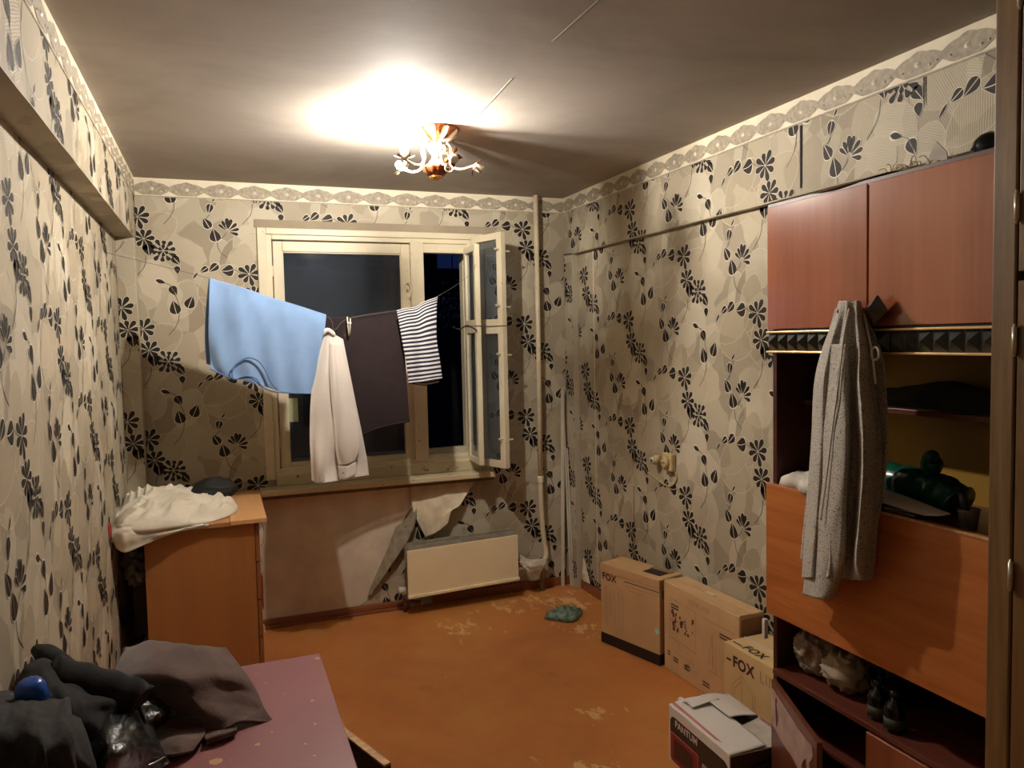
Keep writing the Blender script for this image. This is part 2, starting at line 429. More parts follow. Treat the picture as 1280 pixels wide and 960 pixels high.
# lotus column
ML((-.2, -.088), (-.178, -.058), .010, False); ML((-.208, -.10), (-.222, -.156), .030); ML((-.216, -.232), (-.250, -.172), .038); ML((-.186, -.302), (-.202, -.228), .048)
for tx, ty, wd in [(-.172, -.208, .015), (-.154, -.188, .017), (-.128, -.172, .021), (-.104, -.178, .019), (-.078, -.200, .018), (-.066, -.230, .017), (-.072, -.262, .018)]:
    b = Vector((-.128, -.246)); e = Vector((tx, ty)); ML(b+(e-b)*.2, e, wd, False, 0., True)
MS([(-.135, -.252), (-.145, -.27), (-.185, -.30)]); MS([(-.184, -.305), (-.171, -.354), (-.132, -.39)])
MS([(-.215, -.156), (-.225, -.17), (-.235, -.178)])
MOTIF = [(k, [Vector((q[0], q[1])) for q in p]) for k, p in MOTIF]
rp = random.Random(3)
LOBES = []
for k in range(11):
    cx, cy = -.5+.55*rp.random(), -.35+.59*rp.random(); a = rp.random()*pi; L_ = .16+.12*rp.random(); wd = .10+.07*rp.random()
    pr = [(-.5, 0), (-.38, .5), (-.2, .86), (0, 1), (.2, .92), (.36, .66), (.46, .34), (.5, 0)]
    pl = [(L_*x, wd/2*y) for x, y in pr]+[(L_*x, -wd/2*y) for x, y in pr[::-1][1:-1]]
    pl2 = [(x*1.035, y*1.05) for x, y in pl]
    LOBES.append(('e', [Vector((cx+x*cos(a)-y*sin(a), cy+x*sin(a)+y*cos(a))) for x, y in pl2]))
    LOBES.append((rp.choice('bcdbd'), [Vector((cx+x*cos(a)-y*sin(a), cy+x*sin(a)+y*cos(a))) for x, y in pl]))
def clip(poly, r):
    for ax, sgn, lim in ((0, 1, r[0]), (0, -1, r[1]), (1, 1, r[2]), (1, -1, r[3])):
        out = []
        n = len(poly)
        for i in range(n):
            a, b = poly[i], poly[(i+1) % n]; da, db = sgn*(a[ax]-lim), sgn*(b[ax]-lim)
            if da >= 0: out.append(a)
            if (da >= 0) != (db >= 0): out.append(a+(b-a)*(da/(da-db)))
        poly = out
        if len(poly) < 3: return None
    return poly
TU, TV = .545, .59
def wallprint(parent, O, U, V, rects, anchor, plane):
    m = MB(); O, U, V = Vector(O), Vector(U), Vector(V)
    u0 = min(r[0] for r in rects); u1 = max(r[1] for r in rects); v0 = min(r[2] for r in rects); v1 = max(r[3] for r in rects)
    i0 = int((u0-anchor[0])/TU)-2; i1 = int((u1-anchor[0])/TU)+3
    for i in range(i0, i1):
        au = anchor[0]+i*TU
        for j in range(-9, 10):
            av = anchor[1]+j*TV+(i % 2)*TV/2
            if av < v0-.7 or av > v1+.7: continue
            sh = Vector((au, av))
            for li, (k, p) in enumerate(LOBES):
                for r in rects:
                    c = clip([q+sh for q in p], r)
                    if c: m.poly(c, O, U, V, .0003+.00004*li, {'b': 0, 'c': 1, 'd': 2, 'e': 6}[k])
            for k, p in MOTIF:
                for r in rects:
                    c = clip([q+sh for q in p], r)
                    if c: m.poly(c, O, U, V, {1: .0013, 2: .0018, 3: .0015}[k], {1: 3, 2: 4, 3: 5}[k])
    o = m.build('printed_pattern', [wp('b', plane), wp('c', plane), wp('d', plane), leafLine, leafM, stemM, lobeLine], parent, uvs='flat')
    o['kind'] = 'stuff'; return o
lace1 = simple('border_cream', (220, 208, 182), .5, .05, 14, .2)
lace2 = simple('border_taupe', (160, 148, 127), .6, .16, 60, .3)
lace3 = simple('border_pearl', (200, 191, 170), .4, .05, 30, .2)
def border(parent, O, U, V, length, top=H, h=.098):
    """scalloped lace border paper along the ceiling"""
    O, U, V = Vector(O), Vector(U), Vector(V); m = MB(); N = U.cross(V)
    m.prism([(0, top-h), (length, top-h), (length, top), (0, top)], O, U, V, .003, 0)
    P_ = .172; n = int(length/P_*12); up = []
    for i in range(n+1):
        u = length*i/n; ph = (u/P_) % 1
        y = top-.044+.026*(1-abs(2*ph-1)**1.4)+.004*abs(sin(3*pi*ph)); up.append((u, y))
    for i in range(n):
        (a, ya), (b, yb) = up[i], up[i+1]
        def low(u): return top-h+.010+.022*max(0, 1-min((u/P_) % 1, 1-(u/P_) % 1)/.22)
        m.add([O+U*a+V*low(a)+N*.0045, O+U*b+V*low(b)+N*.0045, O+U*b+V*yb+N*.0045, O+U*a+V*ya+N*.0045], [(0, 1, 2, 3)], 1)
        m.add([O+U*a+V*(top-h)+N*.0036, O+U*b+V*(top-h)+N*.0036, O+U*b+V*(top-h+.006)+N*.0036, O+U*a+V*(top-h+.006)+N*.0036], [(0, 1, 2, 3)], 1)
    k = 0; u = P_/2
    while u < length-.05:
        for du, dv, r in ((0, .043, .011), (.045, .030, .006), (.070, .034, .005), (-.055, .032, .005)):
            c = O+U*(u+du)+V*(top-h+dv)+N*.0052
            ring = [(cos(a)*r, sin(a)*r*.9) for a in [2*pi*q/9 for q in range(9)]]
            m.add([c+U*a+V*b for a, b in ring]+[c+N*.004], [(q, (q+1) % 9, 9) for q in range(9)], 2)
        u += P_
    o = m.build('lace_border', [lace1, lace2, lace3], parent, uvs='flat'); o['kind'] = 'stuff'; return o

# ================================================================== THE ROOM
o = MB().box(XL-.2, XR+.2, YF-.2, .0, -.1, 0).build('floor', floorM, origin=(0, 0, 0)); tag(o, kind='structure')
o = MB().box(XL-.2, XR+.2, YF-.2, .3, H, H+.1).build('ceiling', ceilM, origin=(0, 0, 0)); tag(o, kind='structure'); ceil = o
# plaster seam lines on the ceiling
seam = MB()
for a, b in (((590, 152), (640, 98)), ((690, 52), (748, 0))):
    A = Z(*a, H); B = Z(*b, H); n_ = Vector((-(B-A).y, (B-A).x, 0)).normalized()*.002
    seam.add([A-n_, A+n_, B+n_, B-n_, A-n_-Vector((0, 0, .0012)), A+n_-Vector((0, 0, .0012)), B+n_-Vector((0, 0, .0012)), B-n_-Vector((0, 0, .0012))], [(4, 5, 6, 7), (0, 1, 5, 4), (1, 2, 6, 5), (2, 3, 7, 6), (3, 0, 4, 7)])
seam.build('plaster_ridge', simple('plaster_ridge', (190, 180, 166), .8), ceil)
HX0, HX1, HZ0, HZ1 = .64, 1.90, .86, 2.225        # window hole
wb = structure('wall_back')
m = MB().box(XL-.2, HX0, 0, .3, 0, H).box(HX1, XR+.2, 0, .3, 0, H).box(HX0, HX1, 0, .3, 0, HZ0).box(HX0, HX1, 0, .3, HZ1, H)
m.build('wall_surface', wp('a', 'y'), wb)
rects = [(0, HX0, .05, H-.097), (HX1, W, .05, H-.097), (HX0, HX1, .05, HZ0), (HX0, HX1, HZ1, H-.097)]
wallprint(wb, (0, 0, 0), (1, 0, 0), (0, 0, 1), rects, (.037, 2.182), 'y')
border(wb, (0, 0, 0), (1, 0, 0), (0, 0, 1), W)
# left wall with its proud beam and corner post
wl = structure('wall_left')
MB().box(XL-.2, XL, YF-.2, 0, 0, H).build('wall_surface', wp('a', 'x'), wl)
wallprint(wl, (XL, 0, 0), (0, 1, 0), (0, 0, 1), [(YF, -.1, .0, 2.175)], (-1.70, 1.575), 'x')
HBL, HBR = 2.175, 2.136
tb = structure('trim_1')
m = MB()
for k in range(40):   # slightly uneven lower edge of the beam
    y0 = YF+(0-YF)*k/40; y1 = YF+(0-YF)*(k+1)/40
    e0 = HBL+.006*noise.noise((y0*6, 1, 0)); e1 = HBL+.006*noise.noise((y1*6, 1, 0))
    m.add([(XL, y0, e0), (0, y0, e0), (0, y1, e1), (XL, y1, e1), (XL, y0, H), (0, y0, H), (0, y1, H), (XL, y1, H)], [(0, 3, 2, 1), (1, 2, 6, 5)]+([(0, 1, 5, 4)] if k == 0 else []))
m.build('beam_surface', wp('a', 'x'), tb)
wallprint(tb, (0, 0, 0), (0, 1, 0), (0, 0, 1), [(YF, 0, HBL+.006, H-.097)], (-1.1, 2.3), 'x')
border(tb, (0, YF, 0), (0, 1, 0), (0, 0, 1), -YF)
tp = structure('trim_2')
MB().box(XL, 0, -.10, 0, 0, HBL+.01).build('post_surface', simple('wallpaper_plain', (178, 168, 147), .62, .05, 6, .1), tp, bev=.004)
wallprint(tp, (0, -.10, 0), (1, 0, 0), (0, 0, 1), [(XL+.002, -.002, .05, HBL-.02)], (-.05, 1.7), 'y')
# right wall
wr_ = structure('wall_right')
MB().box(XR, XR+.2, YF-.2, 0, 0, H).build('wall_surface', wp('a', 'x'), wr_)
wallprint(wr_, (XR, 0, 0), (0, -1, 0), (0, 0, 1), [(.12, 2.6, .02, HBR)], (1.867, 1.585), 'x')
tb2 = structure('trim_3')
m = MB()
for k in range(40):
    y0 = YF+(0-YF)*k/40; y1 = YF+(0-YF)*(k+1)/40
    e0 = HBR+.004*noise.noise((y0*5, 9, 0)); e1 = HBR+.004*noise.noise((y1*5, 9, 0))
    m.add([(XR, y0, e0), (W, y0, e0), (W, y1, e1), (XR, y1, e1), (XR, y0, H), (W, y0, H), (W, y1, H), (XR, y1, H)], [(0, 1, 2, 3), (1, 5, 6, 2)])
m.build('beam_surface', wp('a', 'x'), tb2)
wallprint(tb2, (W, 0, 0), (0, -1, 0), (0, 0, 1), [(.0, 3.4, HBR+.005, H-.097)], (1.867+.1, 1.585+.59), 'x')
border(tb2, (W, 0, 0), (0, -1, 0), (0, 0, 1), 4.2)
m = MB()      # open wallpaper seams
a = X(1001, 146, W).y; m.add([(W-.004, a, 2.16), (W-.004, a-.007, 2.16), (W-.004, a-.009, 2.395), (W-.004, a+.001, 2.395)], [(0, 1, 2, 3)])
a = X(1156, 92, W).y; m.add([(W-.004, a, 2.33), (W-.004, a-.004, 2.30), (W-.004, a-.004, 2.40), (W-.004, a+.002, 2.40)], [(0, 1, 2, 3)])
m.build('open_paper_seam', darkM, tb2)
a = X(793, 640, XR).y
MB().add([(XR-.004, a, .45), (XR-.004, a-.005, .45), (XR-.004, a-.004, .78), (XR-.004, a, .78)], [(0, 1, 2, 3)]).build('open_paper_seam', darkM, wr_)
for px in (744,):
    a = X(px, 500, XR).y
    MB().box(XR-.003, XR-.001, a-.005, a+.001, .1, HBR).build('paper_edge', leafLine, wr_)
tp2 = structure('trim_4')
MB().box(W, XR, -.12, 0, 0, HBR+.01).build('post_surface', simple('wallpaper_plain', (178, 168, 147), .62, .05, 6, .1), tp2, bev=.003)
wallprint(tp2, (W, 0, 0), (0, -1, 0), (0, 0, 1), [(.003, .118, .05, HBR-.01)], (.0, 1.95), 'x')
tag(MB().box(XL-.2, XR+.2, YF-.2, YF, 0, H).build('wall_front', wp('d', 'y')), kind='structure')
# baseboard along the back wall
bb = structure('baseboard_back')
MB().box(.50, 1.40, -.035, .0, 0, .018).box(.5, 1.4, -.02, 0, .018, .05).build('board', baseM, bb, bev=.004)
MB().box(1.55, W, -.014, 0, 0, .055).build('board', baseM, bb, bev=.003)
MB().box(XR-.016, XR, -2.4, -.12, 0, .055).build('board', baseM, structure('baseboard_right'), bev=.003)

# torn wallpaper below the window: bare plaster, hanging flaps
pl = [(.46, .79), (.46, .045), (1.10, .052), (1.142, .075), (1.168, .151), (1.235, .26), (1.30, .40), (1.372, .52), (1.41, .583), (1.445, .62), (1.50, .66), (1.53, .79)]
MB().prism(pl, (0, 0, 0), (1, 0, 0), (0, 0, 1), .004).build('bare_plaster_patch', plasterM, wb)
paperback = simple('wallpaper_back', (222, 208, 180), .8, .10, 14, .4, bscale=40)
papergrey = simple('wallpaper_back_grey', (150, 138, 116), .85, .16, 24, .4)
patch('torn_wallpaper_flap', [[(1.43, -.008, .775), (1.56, -.008, .775), (1.70, -.01, .77), (1.86, -.008, .76)],
                        [(1.425, -.02, .68), (1.54, -.03, .67), (1.64, -.05, .67), (1.78, -.05, .68)],
                        [(1.44, -.035, .58), (1.53, -.05, .565), (1.63, -.06, .60), (1.715, -.08, .61)],
                        [(1.475, -.04, .49), (1.53, -.055, .50), (1.60, -.06, .54), (1.66, -.09, .585)],
                        [(1.505, -.04, .425), (1.55, -.06, .445), (1.60, -.06, .47), (1.64, -.07, .50)]], paperback, wb, 26, 26, (.004, 5, 5), .002, 3)
patch('torn_wallpaper_flap', [[(1.33, -.010, .50), (1.40, -.02, .545), (1.44, -.03, .57)], [(1.27, -.010, .36), (1.34, -.05, .39), (1.40, -.06, .44)],
                        [(1.20, -.010, .22), (1.26, -.05, .25), (1.32, -.05, .32)], [(1.15, -.01, .10), (1.17, -.03, .12), (1.19, -.03, .15)]], papergrey, wb, 16, 26, (.005, 4, 6), .002, 5)
patch('torn_wallpaper_flap', [[(1.375, -.012, .51), (1.43, -.02, .60), (1.455, -.03, .625)], [(1.38, -.03, .50), (1.44, -.05, .55), (1.455, -.04, .56)], [(1.39, -.03, .47), (1.42, -.05, .47), (1.44, -.04, .49)]], papergrey, wb, 12, 12, (.004, 4, 4), .002, 6)
patch('torn_wallpaper_flap', [[(2.505, -.15, .20), (2.50, -.17, .21), (2.507, -.18, .18)], [(2.495, -.15, .12), (2.485, -.18, .12), (2.507, -.22, .10)], [(2.50, -.15, .065), (2.49, -.19, .065), (2.507, -.24, .062)]], paperback, wr_, 12, 14, (.006, 4, 4), .002, 8)

# ------------------------------------------------------------------ window
win = structure('window_1', (1.26, 0, .86))
def frame(m, x0, x1, z0, z1, y0, y1, wx, wz=None, wb_=None):
    wz = wz or wx; wb_ = wb_ or wz
    m.box(x0, x0+wx, y0, y1, z0, z1).box(x1-wx, x1, y0, y1, z0, z1).box(x0+wx, x1-wx, y0, y1, z1-wz, z1).box(x0+wx, x1-wx, y0, y1, z0, z0+wb_); return m
frame(MB(), .605, 1.93, .845, 2.258, -.014, .012, .048, .036, .03).build('casing', frameM, win, bev=.004)
frame(MB(), .648, 1.885, .872, 2.225, -.002, .07, .034, .030, .03).build('casing', frameM, win, bev=.003)
frame(MB(), .64, 1.90, .87, 2.225, .15, .22, .06, .06, .06).build('outer_frame', frameM, win, bev=.003)
MB().box(1.470, 1.550, -.008, .07, .885, 2.205).box(1.478, 1.545, .15, .22, .9, 2.2).build('mullion', frameM, win, bev=.004)
MB().box(1.82, 1.872, .0, .07, .885, 2.205).box(1.55, 1.83, .01, .07, .885, .915).box(1.55, 1.83, .01, .07, 2.14, 2.2).build('inner_jamb', frameM, win, bev=.004)
glassM = NT('window_glass'); glassM.b.inputs['Transmission Weight'].default_value = .972; glassM.b.inputs['IOR'].default_value = 1.5
gv = glassM.mp(); glassM = glassM.out((.62, .72, .85, 1), glassM.ramp(glassM.noise(gv, 5, 4), [(.3, (.02, .02, .02)), (.8, (.10, .10, .10))]))
sash = frame(MB(), .688, 1.472, .88, 2.19, .022, .06, .052, .058, .045).build('sash', frameM, win, bev=.004)
frame(MB(), .734, 1.426, .92, 2.137, .03, .052, .012).build('glazing_bead', frameM, sash, bev=.002)
MB().box(.742, 1.418, .038, .042, .928, 2.128).build('pane', glassM, sash)
MB().box(.742, 1.418, .182, .186, .93, 2.15).build('pane', glassM, sash)
# note stuck to the glass, bottom left corner
a = Y(361, 498, .036); b = Y(373, 527, .036)
MB().box(a.x, b.x, .0345, .0375, b.z, a.z).build('stuck_paper', simple('note_pale_green', (168, 176, 140), .7), sash)
# window handle on the fixed sash, wooden hinges
hm = MB(); P0 = Y(506, 355, .0)
hm.tube(smoothpath([(1.452, .02, 1.955), (1.458, -.01, 1.95), (1.466, -.022, 1.92), (1.458, -.022, 1.885), (1.448, -.02, 1.875)], 12), .005, 8)
hm.build('handle', frameM, sash, smooth=True)
MB().tube([(.683, .012, 1.99), (.683, .012, 2.05)], .007).tube([(.683, .012, 1.02), (.683, .012, 1.08)], .007).build('hinge', frameM, sash)
# open casements: inner one (with the small vent above) and outer one
def casement(name, hinge, end, z0, z1, split, th=.036, w_=.045, pegs=True):
    H_ = Vector(hinge); E_ = Vector(end); d = (E_-H_); L = d.length; d.normalize(); n = Vector((-d.y, d.x))
    fr = lambda p: Vector((H_.x+d.x*p.x+n.x*p.y, H_.y+d.y*p.x+n.y*p.y, p.z))
    out = []
    for a, b in ((z0, split-.003), (split+.003, z1)):
        m = MB(); m.box(0, w_, -th/2, th/2, a, b, fr).box(L-w_, L, -th/2, th/2, a, b, fr).box(w_, L-w_, -th/2, th/2, a, a+w_*.9, fr).box(w_, L-w_, -th/2, th/2, b-w_*.9, b, fr)
        s_ = m.build('casement', frameM, win, bev=.003)
        MB().box(w_-.004, L-w_+.004, -.002, .002, a+w_*.85, b-w_*.85, fr).build('pane', glassM, s_)
        if pegs:
            g = MB()
            for q in (.2, .8):
                zz = a+(b-a)*q
                g.tube([fr(Vector((L-.015, th/2, zz))), fr(Vector((L-.01, th/2+.035, zz)))], .006, 8).tube([fr(Vector((L-.02, -th/2, zz+.01))), fr(Vector((L-.02, -th/2-.03, zz+.01)))], .006, 8)
            g.build('peg', railM, s_)
        out.append(s_)
    return out
casement('inner', (1.862, -.012), (1.955, -.285), .845, 2.236, 1.688)
casement('outer', (1.818, .01), (1.802, -.262), .872, 2.165, 1.69, .030, .04, False)
hk = MB(); hk.tube(smoothpath([Y(566, 408, -.262), Y(574, 412, -.262), Y(584, 407, -.27), Y(596, 413, -.275)], 14), .004, 8); hk.build('latch_hook', darkM, win, smooth=True)
# sill
m = MB().box(.565, 1.935, -.125, .02, .772, .806)
m.build('sill', sillM, win, bev=.006)
MB().box(.575, 1.93, -.105, .0, .752, .772).build('sill_underside', simple('sill_raw_wood', (110, 82, 54), .8, .2, 20), win)
MB().box(.66, 1.88, -.02, .15, .806, .872).build('sill', sillM, win, bev=.006)
# plain grey lintel strip above the casing
tag(MB().prism([(.592, 2.258), (1.985, 2.258), (2.03, 2.303), (.596, 2.303)], (0, 0, 0), (1, 0, 0), (0, 0, 1), .006).build('trim_5', simple('lintel_grey_putty', (150, 136, 114), .8, .08, 6, .2)), kind='structure')

# ------------------------------------------------------------------ outside: a block of flats across the yard at night
bl = thing('apartment_building', 'dark apartment building seen at night through the window', 'building', (8, 16, -8))
MB().box(-4, 22, 16, 20, -8, 6).build('wall', simple('night_facade', (40, 44, 54), .9), bl)
emB = NT('lit_blue_window'); emB.b.inputs['Emission Color'].default_value = (.05, .12, .5, 1); emB.b.inputs['Emission Strength'].default_value = .035; emB = emB.out((.02, .03, .06, 1), .3)
winD = simple('dark_window', (14, 18, 28), .15)
for i in range(9):
    for j in range(3):
        x0 = -1.5+i*1.88; z0 = -2.05+j*2.8; litw = (i, j) == (4, 2)
        f_ = MB().box(x0, x0+.92, 15.9, 16, z0, z0+.8).build('window', simple('night_window_frame', (70, 74, 84), .6), bl)
        MB().box(x0+.04, x0+.44, 15.88, 15.9, z0+.04, z0+.76).box(x0+.48, x0+.88, 15.88, 15.9, z0+.04, z0+.76).build('pane', emB if litw else winD, f_)
tr = thing('tree', 'bare tree with pale leaves standing outside the open casement', 'tree', (4.0, 4.2, -3))
c0 = Y(563, 384, 4.2)
MB().tube([(c0.x, 4.2, -3), (c0.x+.05, 4.2, 0), (c0.x, 4.2, c0.z)], [.09, .06, .02], 8).build('trunk', simple('bark_night', (50, 44, 40), .9), tr)
m = MB(); rl = random.Random(2)
for k in range(110):
    p = Vector((c0.x+rl.gauss(0, .14), 4.2+rl.gauss(0, .15), c0.z+rl.gauss(0, .11))); a = Vector((rl.uniform(-1, 1), rl.uniform(-1, 1), rl.uniform(-1, 1))).normalized()*.018; b = Vector((rl.uniform(-1, 1), 0, rl.uniform(-1, 1))).normalized()*.018
    m.add([p-a, p+b, p+a, p-b], [(0, 1, 2, 3)])
lf = m.build('leaves', simple('pale_leaves', (210, 215, 210), .7), tr); lf['kind'] = 'stuff'

# ------------------------------------------------------------------ ceiling lamp
LC = Vector((1.27, -1.33, 2.5))
lamp = thing('ceiling_lamp', 'ornate five-armed ceiling lamp in copper and cream with one lit bulb', 'lamp', LC)
copper = simple('lamp_copper', (168, 98, 62), .25, .15, 18, .2, metal=.85)
antique = simple('lamp_antique_cream', (214, 202, 178), .3, .2, 40, .3, metal=.35)
MB().lathe([(.102, 0), (.104, -.004), (.094, -.009), (.084, -.018), (.068, -.032), (.046, -.042), (.024, -.048), (.020, -.060)], LC, 32).build('canopy', copper, lamp, smooth=True)
m = MB()
for k in range(10):
    a = 2*pi*k/10; q = Vector((cos(a), sin(a), 0))
    m.tube(smoothpath([LC+q*.099+Vector((0, 0, -.008)), LC+q*.088+Vector((0, 0, -.022)), LC+q*.064+Vector((0, 0, -.040)), LC+q*.034+Vector((0, 0, -.052))], 8), [.004, .007, .009, .010, .009, .007, .006, .004], 6)
m.build('canopy_leaf_ornament', antique, lamp, smooth=True)
MB().lathe([(.022, -.056), (.032, -.066), (.034, -.080), (.026, -.096), (.016, -.108), (.014, -.120), (.024, -.136), (.030, -.146), (.030, -.152)], LC, 24, ripple=(6, .06)).build('stem', antique, lamp, smooth=True)
MB().lathe([(.030, -.150), (.058, -.156), (.056, -.166), (.044, -.184), (.030, -.196)], LC, 48, ripple=(12, .05)).build('ribbed_bowl', copper, lamp, smooth=True)
MB().lathe([(.030, -.194), (.026, -.204), (.010, -.212), (.002, -.216)], LC, 20).build('finial', simple('lamp_brass', (214, 164, 92), .25, .1, 20, .1, metal=.8), lamp, smooth=True)
bang = math.atan2(BULB_POS.y-LC.y, BULB_POS.x-LC.x)
for k in range(5):
    a = bang+2*pi*k/5; q = Vector((cos(a), sin(a), 0)); up = Vector((0, 0, 1))
    R_ = .165
    if k == 3:   # bent arm turned up beside the canopy
        pts = [LC+q*.03-up*.10, LC+q*.06-up*.07, LC+q*.09-up*.03, LC+q*.12-up*.016, LC+q*.145-up*.03]; e = pts[-1]; ax = Vector((q.x*.2, q.y*.2, -1)).normalized()
    else:
        pts = [LC+q*.05-up*.055, LC+q*.066-up*.085, LC+q*.058-up*.12, LC+q*.075-up*.158, LC+q*.115-up*.165, LC+q*R_-up*.148]; e = pts[-1]; ax = (up if k == 0 else (q*.75-up*.45).normalized() if k in (2, 1) else (q*.6+up*.6).normalized())
    ar = MB().tube(smoothpath(pts, 22), .0062, 8).build('arm', antique, lamp, smooth=True)
    c = MB().lathe([(.006, -.004), (.014, 0), (.017, .006), (.017, .038), (.014, .040)], e, 16, axis=ax)
    c.build('socket', simple('lamp_socket', (216, 206, 186), .4, .08), ar, smooth=True)
    l = MB()
    aa = Vector((1, 0, 0)) if abs(ax.x) < .8 else Vector((0, 1, 0)); aa = (aa-ax*aa.dot(ax)).normalized(); bb_ = ax.cross(aa)
    for j in range(5):
        g = 2*pi*j/5; dd = aa*cos(g)+bb_*sin(g); ss = ax.cross(dd)
        b0 = e+ax*.004; tip = b0+dd*.045+ax*.012
        for o_ in (0, -.0015):
            l.add([b0+dd*.012+ax*o_, b0+dd*.028+ss*.012+ax*(o_+.002), tip+ax*o_, b0+dd*.028-ss*.012+ax*(o_+.002)], [(0, 1, 2, 3)])
    l.build('leaf_saucer', copper if k in (1, 2) else antique, ar)
r_ = [Y(535, 226, LC.y-.12)]
rg = MB(); rc = LC+Vector((cos(bang+2*pi/5), sin(bang+2*pi/5), 0))*.14-Vector((0, 0, .19))
rg.tube([rc+Vector((cos(x)*.016, 0, sin(x)*.016)) for x in [pi*.75+1.5*pi*i/14 for i in range(15)]], .0025, 6); rg.build('pull_ring', antique, lamp, smooth=True)
emit = NT('bulb_glow'); emit.b.inputs['Emission Color'].default_value = (1, .925, .83, 1); emit.b.inputs['Emission Strength'].default_value = BULB_STRENGTH; emit = emit.out((1, .95, .85, 1), .3)
MB().lathe([(.011, -.085), (.011, -.060), (.013, -.042), (.018, -.022), (.0225, -.004), (.021, .010), (.014, .020), (.005, .0235)], BULB_POS, 20).build('light_bulb', emit, lamp, smooth=True)

# ------------------------------------------------------------------ pipes and rails in the corner
rp_ = thing('heating_pipe', 'cream painted vertical heating pipe near the right corner', 'pipe', (2.26, -.06, 0))
MB().tube([(2.262, -.06, H), (2.262, -.06, 1.5), (2.258, -.06, .72)], .0155, 14).build('riser', pipeM, rp_, smooth=True)
MB().tube(smoothpath([(2.258, -.06, .72), (2.262, -.06, .5), (2.274, -.06, .33), (2.285, -.065, .26), (2.275, -.08, .215), (2.24, -.09, .20), (2.18, -.10, .19)], 26), .0155, 14).build('bend', pipeM, rp_, smooth=True)
MB().lathe([(.019, -.015), (.021, -.01), (.021, .02), (.019, .03)], (2.258, -.06, .71), 14).build('coupling', pipeM, rp_, smooth=True)
MB().tube([(2.256, -.06, .20), (2.256, -.06, 0)], .0145, 12).build('floor_stub', simple('pipe_dull', (150, 128, 98), .6, .15, 20), rp_, smooth=True)
o = MB().box(2.404, 2.424, -.04, -.022, 0, 1.27, lambda p: Vector((p.x+.022*p.z/1.27, p.y, p.z))).build('curtain_rail', railM, bev=.003)
tag(o, 'thin white curtain rail leaning upright, nearer the heating pipe', 'rail', 'curtain rails in the corner')
fr_ = lambda p: Vector((p.x-.022*p.z/1.29-(.02), p.y+.04*p.z/1.29, p.z))
o = MB().box(2.476, 2.486, -.066, -.050, 0, 1.29, fr_).box(2.490, 2.500, -.066, -.050, 0, .9, fr_).box(2.486, 2.490, -.058, -.050, 0, .9, fr_).build('curtain_rail', railM, bev=.002)
tag(o, 'double-grooved white curtain rail leaning in the corner, right of the single one', 'rail', 'curtain rails in the corner')

# ------------------------------------------------------------------ radiator
ra = thing('radiator', 'cream panel heating convector hanging tilted below the window', 'radiator', (1.72, -.12, 0))
A = Vector((1.358, -.178, 0)); B = Vector((2.062, -.150, 0)); d = (B-A); L_ = d.length; d.normalize(); n_ = Vector((-d.y, d.x, 0))
fr_ = lambda p: Vector((A.x+d.x*p.x+n_.x*p.y, A.y+d.y*p.x+n_.y*p.y, p.z+.012*p.x/L_))
MB().box(0, L_, 0, .010, .120, .392, fr_).build('front_panel', radM, ra, bev=.003)
MB().box(-.003, L_+.003, -.012, .008, .110, .128, fr_).build('bottom_lip', radM, ra, bev=.003)
MB().box(0, L_-.02, .012, .020, .33, .415, fr_).box(0, L_-.02, .055, .062, .30, .425, fr_).build('top_strip', radG, ra, bev=.002)
m = MB()
for k in range(46): m.box(.02+k*.0146, .022+k*.0146, .022, .10, .15, .39, fr_)
fo = m.build('fins', radG, ra); fo['kind'] = 'stuff'
MB().box(.05, .07, .02, .15, .34, .36, fr_).box(L_-.12, L_-.10, .02, .15, .34, .36, fr_).build('bracket', radG, ra)
MB().tube([Y(498, 738, -.1), Y(507, 738, -.1)], [.022, .018], 14).build('valve_knob', simple('valve_white', (214, 208, 196), .5), ra, smooth=True)
MB().tube([Y(505, 745, -.09), Y(512, 752, -.09), Vector((1.45, -.09, .05))], .012, 10).tube([(1.36, -.075, .10), (1.36, -.075, 0)], .012, 10).build('supply_pipe', simple('pipe_rust', (92, 60, 40), .7), ra, smooth=True)
MB().tube([(2.02, -.10, .17), (2.20, -.10, .185)], .011, 10).build('supply_pipe', pipeM, ra, smooth=True)
o = patch('rag', [[Y(650, 692, -.10), Y(662, 699, -.13), Y(684, 697, -.12)], [Y(649, 702, -.12), Y(664, 707, -.16), Y(682, 706, -.14)], [Y(652, 708, -.12), Y(664, 716, -.16), Y(676, 716, -.13)], [Y(658, 712, -.11), Y(668, 724, -.14), Y(674, 722, -.12)]], simple('rag_white', (206, 196, 180), .85, .1, 20, .3), None, 24, 24, (.010, 4, 4), .006, 11)
tag(o, 'dirty white rag wrapped around the pipe bend beside the radiator', 'rag')
# teal crumpled plastic bag on the floor
bc = Z(707, 772, 0)
teal = NT('teal_plastic'); v = teal.mp(); teal.b.inputs['Transmission Weight'].default_value = .35; teal = teal.out(teal.ramp(teal.noise(v, 30), [(.35, srgb((92, 126, 112))), (.65, srgb((170, 196, 178)))]), .25, teal.noise(v, 70, 4), .8, .01)
o = heap('plastic_bag', [(bc.x+.11*cos(a)*(1+.25*sin(3*a)), bc.y+.075*sin(a)*(1+.2*cos(4*a))) for a in [2*pi*i/16 for i in range(16)]], 0.001, lambda r, a, q: .045, teal, None, 18, 60, (.02, 26), 4)
tag(o, 'crumpled pale teal plastic bag lying on the worn floor', 'bag')

